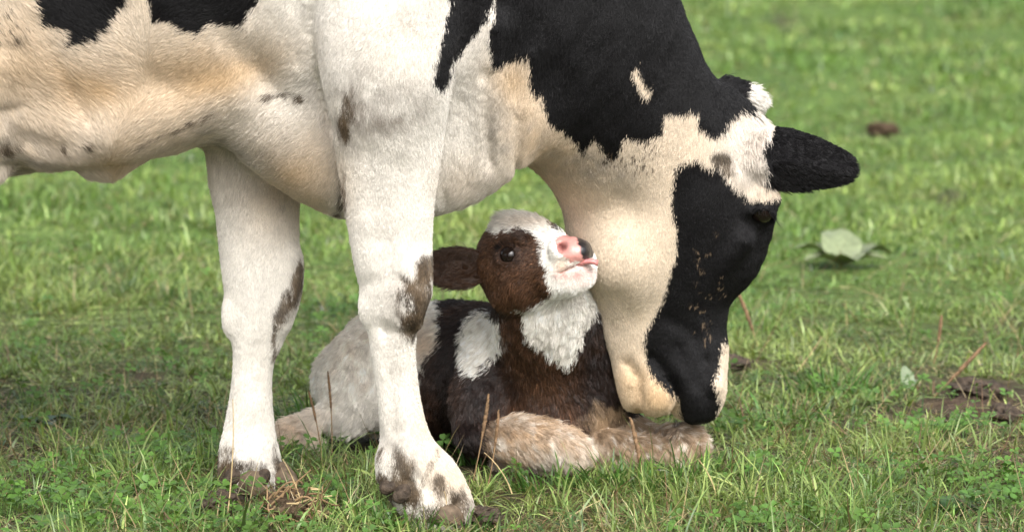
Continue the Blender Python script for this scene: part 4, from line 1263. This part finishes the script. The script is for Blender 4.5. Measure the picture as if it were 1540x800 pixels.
# clover: three round leaflets on a thin stalk
def clover(n, ylo, yhi):
    y = RNG.uniform(ylo, yhi, n * 4)
    x = (RNG.random(n * 4) * 2 - 1) * ((y - CAM_Y) * 770 / FPX + 0.4)
    Q = np.stack([x, y, x * 0], 1)
    pq = to_px(Q)
    lush = blob(pq, 120, 760, 170, 70) + blob(pq, 1380, 770, 200, 60) + 0.6 * blob(pq, 500, 650, 90, 40) + 0.5 * blob(pq, 700, 660, 60, 50) + 0.5 * blob(pq, 480, 470, 80, 60) + 0.4 * blob(pq, 1260, 580, 60, 40)
    keep = (fbm(Q, 4.5, 2, 301) + RNG.normal(0, 0.15, len(x))) > 0.42 - 0.6 * lush
    q3 = np.stack([x, y, np.full(len(x), 0.05)], 1)
    keep &= ((fk.sample(q3) > 0.02) | (y > 0.84) | (y < 0.06) | (np.abs(x) > 0.43)) & ((fc.sample(q3) > 0.02) | (y > 0.6) | (y < -0.48) | (x > 0.5))
    x, y = x[keep][:n], y[keep][:n]
    n = len(x)
    z = ground_z(x, y) + RNG.uniform(0.018, 0.052, n)
    c0 = np.stack([x, y, z], 1)
    nrm = norm(np.stack([RNG.normal(0, 0.35, n), RNG.normal(-0.25, 0.35, n), np.ones(n)], 1))
    ux = norm(np.cross(nrm, np.stack([np.cos(a := RNG.random(n) * 6.28), np.sin(a), np.zeros(n)], 1)))
    uy = np.cross(nrm, ux)
    R = RNG.uniform(0.006, 0.0125, n)
    ol = np.array([(0.05, 0), (0.5, 0.42), (0.95, 0.55), (1.35, 0.34), (1.32, 0), (1.35, -0.34), (0.95, -0.55), (0.5, -0.42)])
    m = len(ol)
    V, T, C = [], [], []
    cc_ = np.array([0.070, 0.150, 0.030]) * RNG.uniform(0.7, 1.5, (n, 1)) + np.array([0.02, 0.02, 0]) * RNG.random((n, 1))
    off = 0
    for k in range(3):
        aa = k * 2.094
        ca, sa = math.cos(aa), math.sin(aa)
        for (ax_, ay_) in [(0.8, 0)] + list(ol):
            lx, ly = ax_ * ca - ay_ * sa, ax_ * sa + ay_ * ca
            lift = 0.25 * abs(ay_) + 0.1 * ax_
            V.append(c0 + (ux * lx + uy * ly + nrm * lift) * R[:, None])
        for j in range(m):
            T.append((off, off + 1 + j, off + 1 + (j + 1) % m))
        off += m + 1
    # stalk
    b0 = c0 * np.array([1, 1, 0]) + np.stack([RNG.normal(0, 0.008, n), RNG.normal(0, 0.008, n), ground_z(x, y)], 1)
    sx = np.array([0.0006, 0, 0])
    V += [b0 - sx, b0 + sx, c0 + sx, c0 - sx]
    T += [(off, off + 1, off + 2), (off, off + 2, off + 3)]
    off += 4
    VV = np.stack(V, 1).reshape(-1, 3)
    TT = (np.arange(n)[:, None, None] * off + np.array(T)[None]).reshape(-1, 3)
    return VV, TT, np.repeat(cc_, off, 0)
cv, cf, ccol = merge([clover(2600, -1.4, 1.2), clover(500, 1.2, 3.0)])
cl = mesh_obj('clover', cv, cf, M_LEAF, None, smooth=False, col=ccol)
cl['kind'] = 'stuff'
cl['label'] = 'low clover with round three part leaves spread among grass'
cl['category'] = 'clover'

# thin fallen stalks of straw
def stalks(n, ylo, yhi):
    y = RNG.uniform(ylo, yhi, n)
    x = (RNG.random(n) * 2 - 1) * ((y - CAM_Y) * 770 / FPX + 0.4)
    q3 = np.stack([x, y, np.full(n, 0.04)], 1)
    ok = ((fk.sample(q3) > 0.05) | (y > 0.84) | (y < 0.06) | (np.abs(x) > 0.43)) & ((fc.sample(q3) > 0.03) | (y > 0.6) | (y < -0.48) | (x > 0.5))
    x, y = x[ok], y[ok]
    n = len(x)
    c = np.where(RNG.random((n, 1)) < 0.6, np.array([0.36, 0.27, 0.14]), np.array([0.17, 0.10, 0.055])) * RNG.uniform(0.6, 1.2, (n, 1))
    return blades(x, y, RNG.uniform(0.05, 0.17, n), RNG.uniform(0.0014, 0.0024, n), RNG.random(n) * 6.28, RNG.uniform(0.5, 1.5, n), RNG.uniform(-0.3, 0.9, n), c, 4)
sv, sf, scol = merge([stalks(2600, -1.4, 1.0), stalks(1300, 1.0, 3.5)])
st_ = mesh_obj('straw', sv, sf, M_GRASS, None, smooth=False, col=scol)
st_['kind'] = 'stuff'
st_['label'] = 'dry pale straw stalks lying through the green turf'
st_['category'] = 'straw'

# ------------------------------------------------------------------ weeds, one by one
def leaf_mesh(base, head, ln, wd, elev, curl, lobes=0.0, ns=14, nt=6):
    d = np.array([math.cos(head), math.sin(head), 0.0])
    s = np.array([-d[1], d[0], 0.0])
    V = []
    p = np.array(base, float)
    a = elev
    rr = RNG.random(4) * 6
    for i in range(ns + 1):
        t = i / ns
        w = wd * math.sin(math.pi * min(1, t ** 0.75)) ** 0.8 * (1 - 0.15 * t) + 0.0012
        if lobes:
            w *= 1 - lobes * (0.5 + 0.5 * math.cos(t * 34))
        ax = d * math.cos(a) + np.array([0, 0, math.sin(a)])
        up = -d * math.sin(a) + np.array([0, 0, math.cos(a)])
        for k in range(nt + 1):
            q = -1 + 2 * k / nt
            V.append(p + s * w * q + up * (abs(q) * w * 0.35 + 0.12 * w * math.sin(t * 11 + rr[0] + q * 2) * abs(q)))
        p = p + ax * ln / ns
        a += curl / ns
        p[2] = max(p[2], base[2] - 0.0)
    F = [(i * (nt + 1) + k, i * (nt + 1) + k + 1, (i + 1) * (nt + 1) + k + 1, (i + 1) * (nt + 1) + k) for i in range(ns) for k in range(nt)]
    V = np.array(V)
    # give the blade a thickness
    n = len(V)
    V2 = V - np.array([0, 0, 0.0008])
    F = np.array(F)
    return np.concatenate([V, V2]), np.concatenate([F, F[:, ::-1] + n])
def weed(name, px_, py_, leaves, col, label, cat, group=None):
    g0 = PG(px_, py_)
    g0[2] = ground_z(g0[:1], g0[1:2])[0]
    o = empty(name, g0, label, cat, group)
    for (hd_, ln, wd, el, cu, lob) in leaves:
        V, F = leaf_mesh(g0 + np.array([0, 0, 0.002]), math.radians(hd_), ln, wd, math.radians(el), math.radians(cu), lob)
        mesh_obj('leaf', V, F, M_LEAF, o, col=np.array(col) * RNG.uniform(0.8, 1.2) * (1 + 0.12 * fbm(V, 60, 2, 3))[:, None])
    return o
PALE, DOCK, DAND, BLUE = (0.24, 0.28, 0.16), (0.10, 0.17, 0.06), (0.07, 0.17, 0.025), (0.10, 0.16, 0.11)
weed('dock_plant', 1268, 400, [(160, .15, .048, 48, -70, 0), (100, .15, .055, 66, -70, 0), (25, .16, .050, 44, -75, 0), (-75, .11, .045, 38, -50, 0), (-15, .12, .035, 34, -50, 0), (205, .12, .042, 34, -50, 0)], PALE, 'pale broad leaved dock plant in the grass beyond the cow muzzle', 'plant')
weed('dandelion_plant', 522, 660, [(160, .12, .020, 55, -60, .45), (20, .12, .020, 60, -80, .45), (75, .13, .022, 70, -60, .45), (-40, .11, .020, 45, -60, .45), (-110, .12, .020, 45, -70, .45), (200, .10, .018, 40, -50, .45)], DAND, 'bright green jagged leaf plant between the cow forelegs', 'plant')
weed('dandelion_plant', 668, 650, [(160, .09, .018, 50, -60, .4), (20, .10, .018, 60, -80, .4), (75, .09, .016, 70, -60, .4), (-60, .08, .017, 45, -60, .4)], DAND, 'small jagged leaf plant beside the shin of the lying calf', 'plant')
weed('broad_leaf_weed', 62, 632, [(170, .07, .018, 20, -30, 0), (10, .07, .02, 25, -40, 0), (-60, .06, .018, 20, -30, 0)], BLUE, 'bluish broad leaf weed flat on the turf near dry thatch', 'plant')
weed('broad_leaf_weed', 90, 792, [(150, .08, .022, 30, -40, 0), (30, .07, .022, 35, -40, 0), (-70, .06, .02, 20, -30, 0), (80, .06, .02, 45, -50, 0)], DOCK, 'dull green broad leaf weed in the clover patch', 'plant')
weed('broad_leaf_weed', 935, 752, [(170, .055, .014, 12, -20, 0), (20, .05, .012, 25, -40, 0)], (0.22, 0.24, 0.12), 'pale yellowish broad leaf lying in grass under the calf knees', 'plant')
weed('broad_leaf_weed', 1366, 580, [(100, .055, .014, 65, -30, 0), (60, .045, .012, 40, -50, 0)], (0.22, 0.27, 0.17), 'whitish upright leaf weed near the bare mud', 'plant')
weed('broad_leaf_weed', 1310, 605, [(100, .05, .016, 45, -50, 0), (-30, .05, .016, 30, -40, 0), (200, .05, .016, 30, -40, 0)], (0.17, 0.24, 0.06), 'yellow green rosette weed near the bare mud', 'plant')
weed('broad_leaf_weed', 1435, 765, [(100, .06, .02, 45, -50, 0), (-30, .06, .02, 30, -40, 0), (200, .06, .02, 30, -40, 0), (150, .05, .018, 40, -40, 0)], (0.05, 0.11, 0.03), 'dark green rosette weed among lush clover', 'plant')

def tube(path, radii, m=7):
    V, F = [], []
    path = np.array(path)
    for i, c in enumerate(path):
        t = norm((path[min(i + 1, len(path) - 1)] - path[max(i - 1, 0)])[None])[0]
        x = np.cross(t, (0.3, 1, 0.2))
        x /= np.linalg.norm(x)
        y = np.cross(t, x)
        for k in range(m):
            a = 2 * math.pi * k / m
            V.append(c + (x * math.cos(a) + y * math.sin(a)) * radii[i])
    for i in range(len(path) - 1):
        for k in range(m):
            F.append((i * m + k, i * m + (k + 1) % m, (i + 1) * m + (k + 1) % m, (i + 1) * m + k))
    return np.array(V), np.array(F)
M_SEED = mat_plain('seed_head', (0.20, 0.125, 0.07), 0.8, 0.2, 150, 0.5, 1.5, 0.8, 0.002)
M_STALK = mat_plain('dry_stalk', (0.26, 0.17, 0.09), 0.7, 0.2, 80)
M_STRAW = mat_plain('straw_stalk', (0.45, 0.34, 0.18), 0.7, 0.2, 80)
def plantain(gx_, gy_, tip_px, Ydepth, head_len, r, label, col=None):
    """A plantain stalk rooted at ground pixel (gx_, gy_) rising to tip_px at distance Ydepth."""
    b = PG(gx_, gy_)
    b[2] = ground_z(b[:1], b[1:2])[0] - 0.003
    t = P(tip_px[0], tip_px[1], b[1] + Ydepth)
    o = empty('plantain_stalk', b, label, 'plant', 'dry plantain seed stalks in the turf')
    mid = (b + t) / 2 + np.array([0.006, 0, 0.004])
    ts = np.linspace(0, 1, 14)[:, None]
    path = (1 - ts) ** 2 * b + 2 * ts * (1 - ts) * mid + ts ** 2 * t
    V, F = tube(path, np.full(14, 0.0011), 6)
    mesh_obj('stem', V, F, M_STALK, o)
    ts = np.linspace(1 - head_len, 1, 34)[:, None]
    path = (1 - ts) ** 2 * b + 2 * ts * (1 - ts) * mid + ts ** 2 * t
    rr = r * np.sin(np.pi * np.clip(np.linspace(0.06, 0.97, 34), 0, 1)) ** 0.35 * np.where(np.arange(34) % 2, 1.15, 0.8)
    V, F = tube(path, rr, 8)
    V = V + RNG.normal(0, r * 0.16, V.shape)
    mesh_obj('seed_head', V, F, M_SEED, o)
plantain(499, 692, (493, 558), 0.0, 0.42, 0.0024, 'thin dark seed stalk against the pale calf rump')
plantain(486, 692, (464, 588), 0.0, 0.42, 0.0024, 'short dark seed stalk leaning beside the calf hind leg')
plantain(708, 726, (735, 592), 0.0, 0.48, 0.0034, 'taller of two brown seed stalks against the dark calf shoulder')
plantain(732, 728, (750, 616), 0.0, 0.45, 0.0031, 'shorter of two brown seed stalks beside the calf shoulder')
plantain(968, 730, (948, 628), 0.0, 0.68, 0.0040, 'stout brown seed stalk in front of the calf far foreleg')
plantain(1144, 530, (1108, 436), 0.0, 0.62, 0.0042, 'leaning tan seed stalk beside the cow muzzle')
plantain(1402, 588, (1484, 514), 0.0, 0.7, 0.0046, 'long brown seed stalk slanting over bare mud')
plantain(1402, 545, (1416, 474), 0.0, 0.5, 0.0038, 'dark curved seed stalk beside the bare mud')
for (gx_, gy_, tx, ty, lab) in ((1196, 562, 1236, 506, 'pale straw stem standing alone beyond the cow nose'), (770, 742, 728, 680, 'thin tan stem bent before the calf near knee'), (340, 790, 350, 600, 'thin brown stem standing before the cow far foreleg'), (460, 790, 425, 690, 'pale stem rising from the root clod'), (665, 790, 668, 738, 'short brown stem before the cow near hoof'), (1080, 760, 1050, 690, 'thin tan stem leaning below the calf far knee')):
    b = PG(gx_, gy_)
    t = P(tx, ty, b[1])
    ts = np.linspace(0, 1, 12)[:, None]
    mid = (b + t) / 2 + np.array([0.010, 0.0, 0.008])
    V, F = tube((1 - ts) ** 2 * b + 2 * ts * (1 - ts) * mid + ts ** 2 * t, np.linspace(0.0014, 0.0007, 12), 6)
    tag(mesh_obj('straw_stem', V, F, M_STRAW), lab, 'stem', 'single dry stems standing in the turf')

# ------------------------------------------------------------------ clods
def clod(name, c, r, seed, mat, label, cat, parent=None, rough=0.75):
    V, F = [], []
    nu, nv = 48, 32
    for i in range(nv + 1):
        for j in range(nu):
            th, ph = math.pi * i / nv, 2 * math.pi * j / nu
            V.append((math.sin(th) * math.cos(ph), math.sin(th) * math.sin(ph), math.cos(th)))
    V = np.array(V)
    k = 1 + rough * fbm(V + 3.3, 1.7, 4, seed) + 0.4 * rough * fbm(V + 1.1, 7, 2, seed + 5)
    V = V * k[:, None] * np.array(r) + np.array(c)
    for i in range(nv):
        for j in range(nu):
            F.append((i * nu + j, (i + 1) * nu + j, (i + 1) * nu + (j + 1) % nu, i * nu + (j + 1) % nu))
    o = mesh_obj(name, V, np.array(F), mat, parent)
    if parent is None:
        tag(o, label, cat, None)
    return o
M_ROOT = mat_plain('root_soil', (0.075, 0.052, 0.033), 0.9, 0.1, 90, 0.45, 1.6, 1.0, 0.008)
b = PG(440, 790)
rc = empty('root_clod', b, 'brown clod of roots and soil kicked up beside the cow far hoof', 'clod')
clod('soil', b + np.array([0.0, 0.02, 0.022]), (0.046, 0.042, 0.034), 11, M_ROOT, '', '', rc, 0.9)
for k in range(60):
    a = RNG.random() * 6.28
    s0 = b + np.array([0.045 * math.cos(a), 0.01 + 0.04 * math.sin(a), RNG.uniform(0.005, 0.055)])
    dr = np.array([RNG.normal(0.3, 0.6), RNG.normal(-0.3, 0.5), RNG.normal(0.0, 0.5)])
    ts = np.linspace(0, 1, 8)[:, None]
    e = s0 + dr * RNG.uniform(0.03, 0.07)
    e[2] = max(e[2], 0.0)
    mid = (s0 + e) / 2 + RNG.normal(0, 0.016, 3)
    V, F = tube((1 - ts) ** 2 * s0 + 2 * ts * (1 - ts) * mid + ts ** 2 * e, np.linspace(0.0022, 0.0010, 8), 5)
    mesh_obj('root', V, F, M_STALK if k % 3 else M_STRAW, rc)
for i, (cx, cy, rx, ry, rz, lab) in enumerate(((1325, 198, .05, .05, .026, 'brown dung heap in open grass level with the cow ear'), (1470, 588, .05, .05, .020, 'largest dark mud clod on the bare patch'), (1512, 628, .035, .035, .018, 'small dark mud clod at the edge of the bare patch'),
                                                (1440, 635, .03, .03, .014, 'flat mud clod beside the slanting seed stalk'), (722, 778, .03, .03, .016, 'trampled mud clod beside the cow near hoof'), (330, 762, .035, .04, .02, 'mud clod pressed up behind the cow far hoof'), (1105, 548, .035, .03, .014, 'dark mud clod beside the cow nostril'))):
    b = PG(cx, cy)
    clod('mud_clod', b + np.array([0, 0, rz * 0.25]), (rx, ry, rz), 40 + i, M_MUD if i not in (0,) else M_ROOT, lab, 'clod')
lap('all')
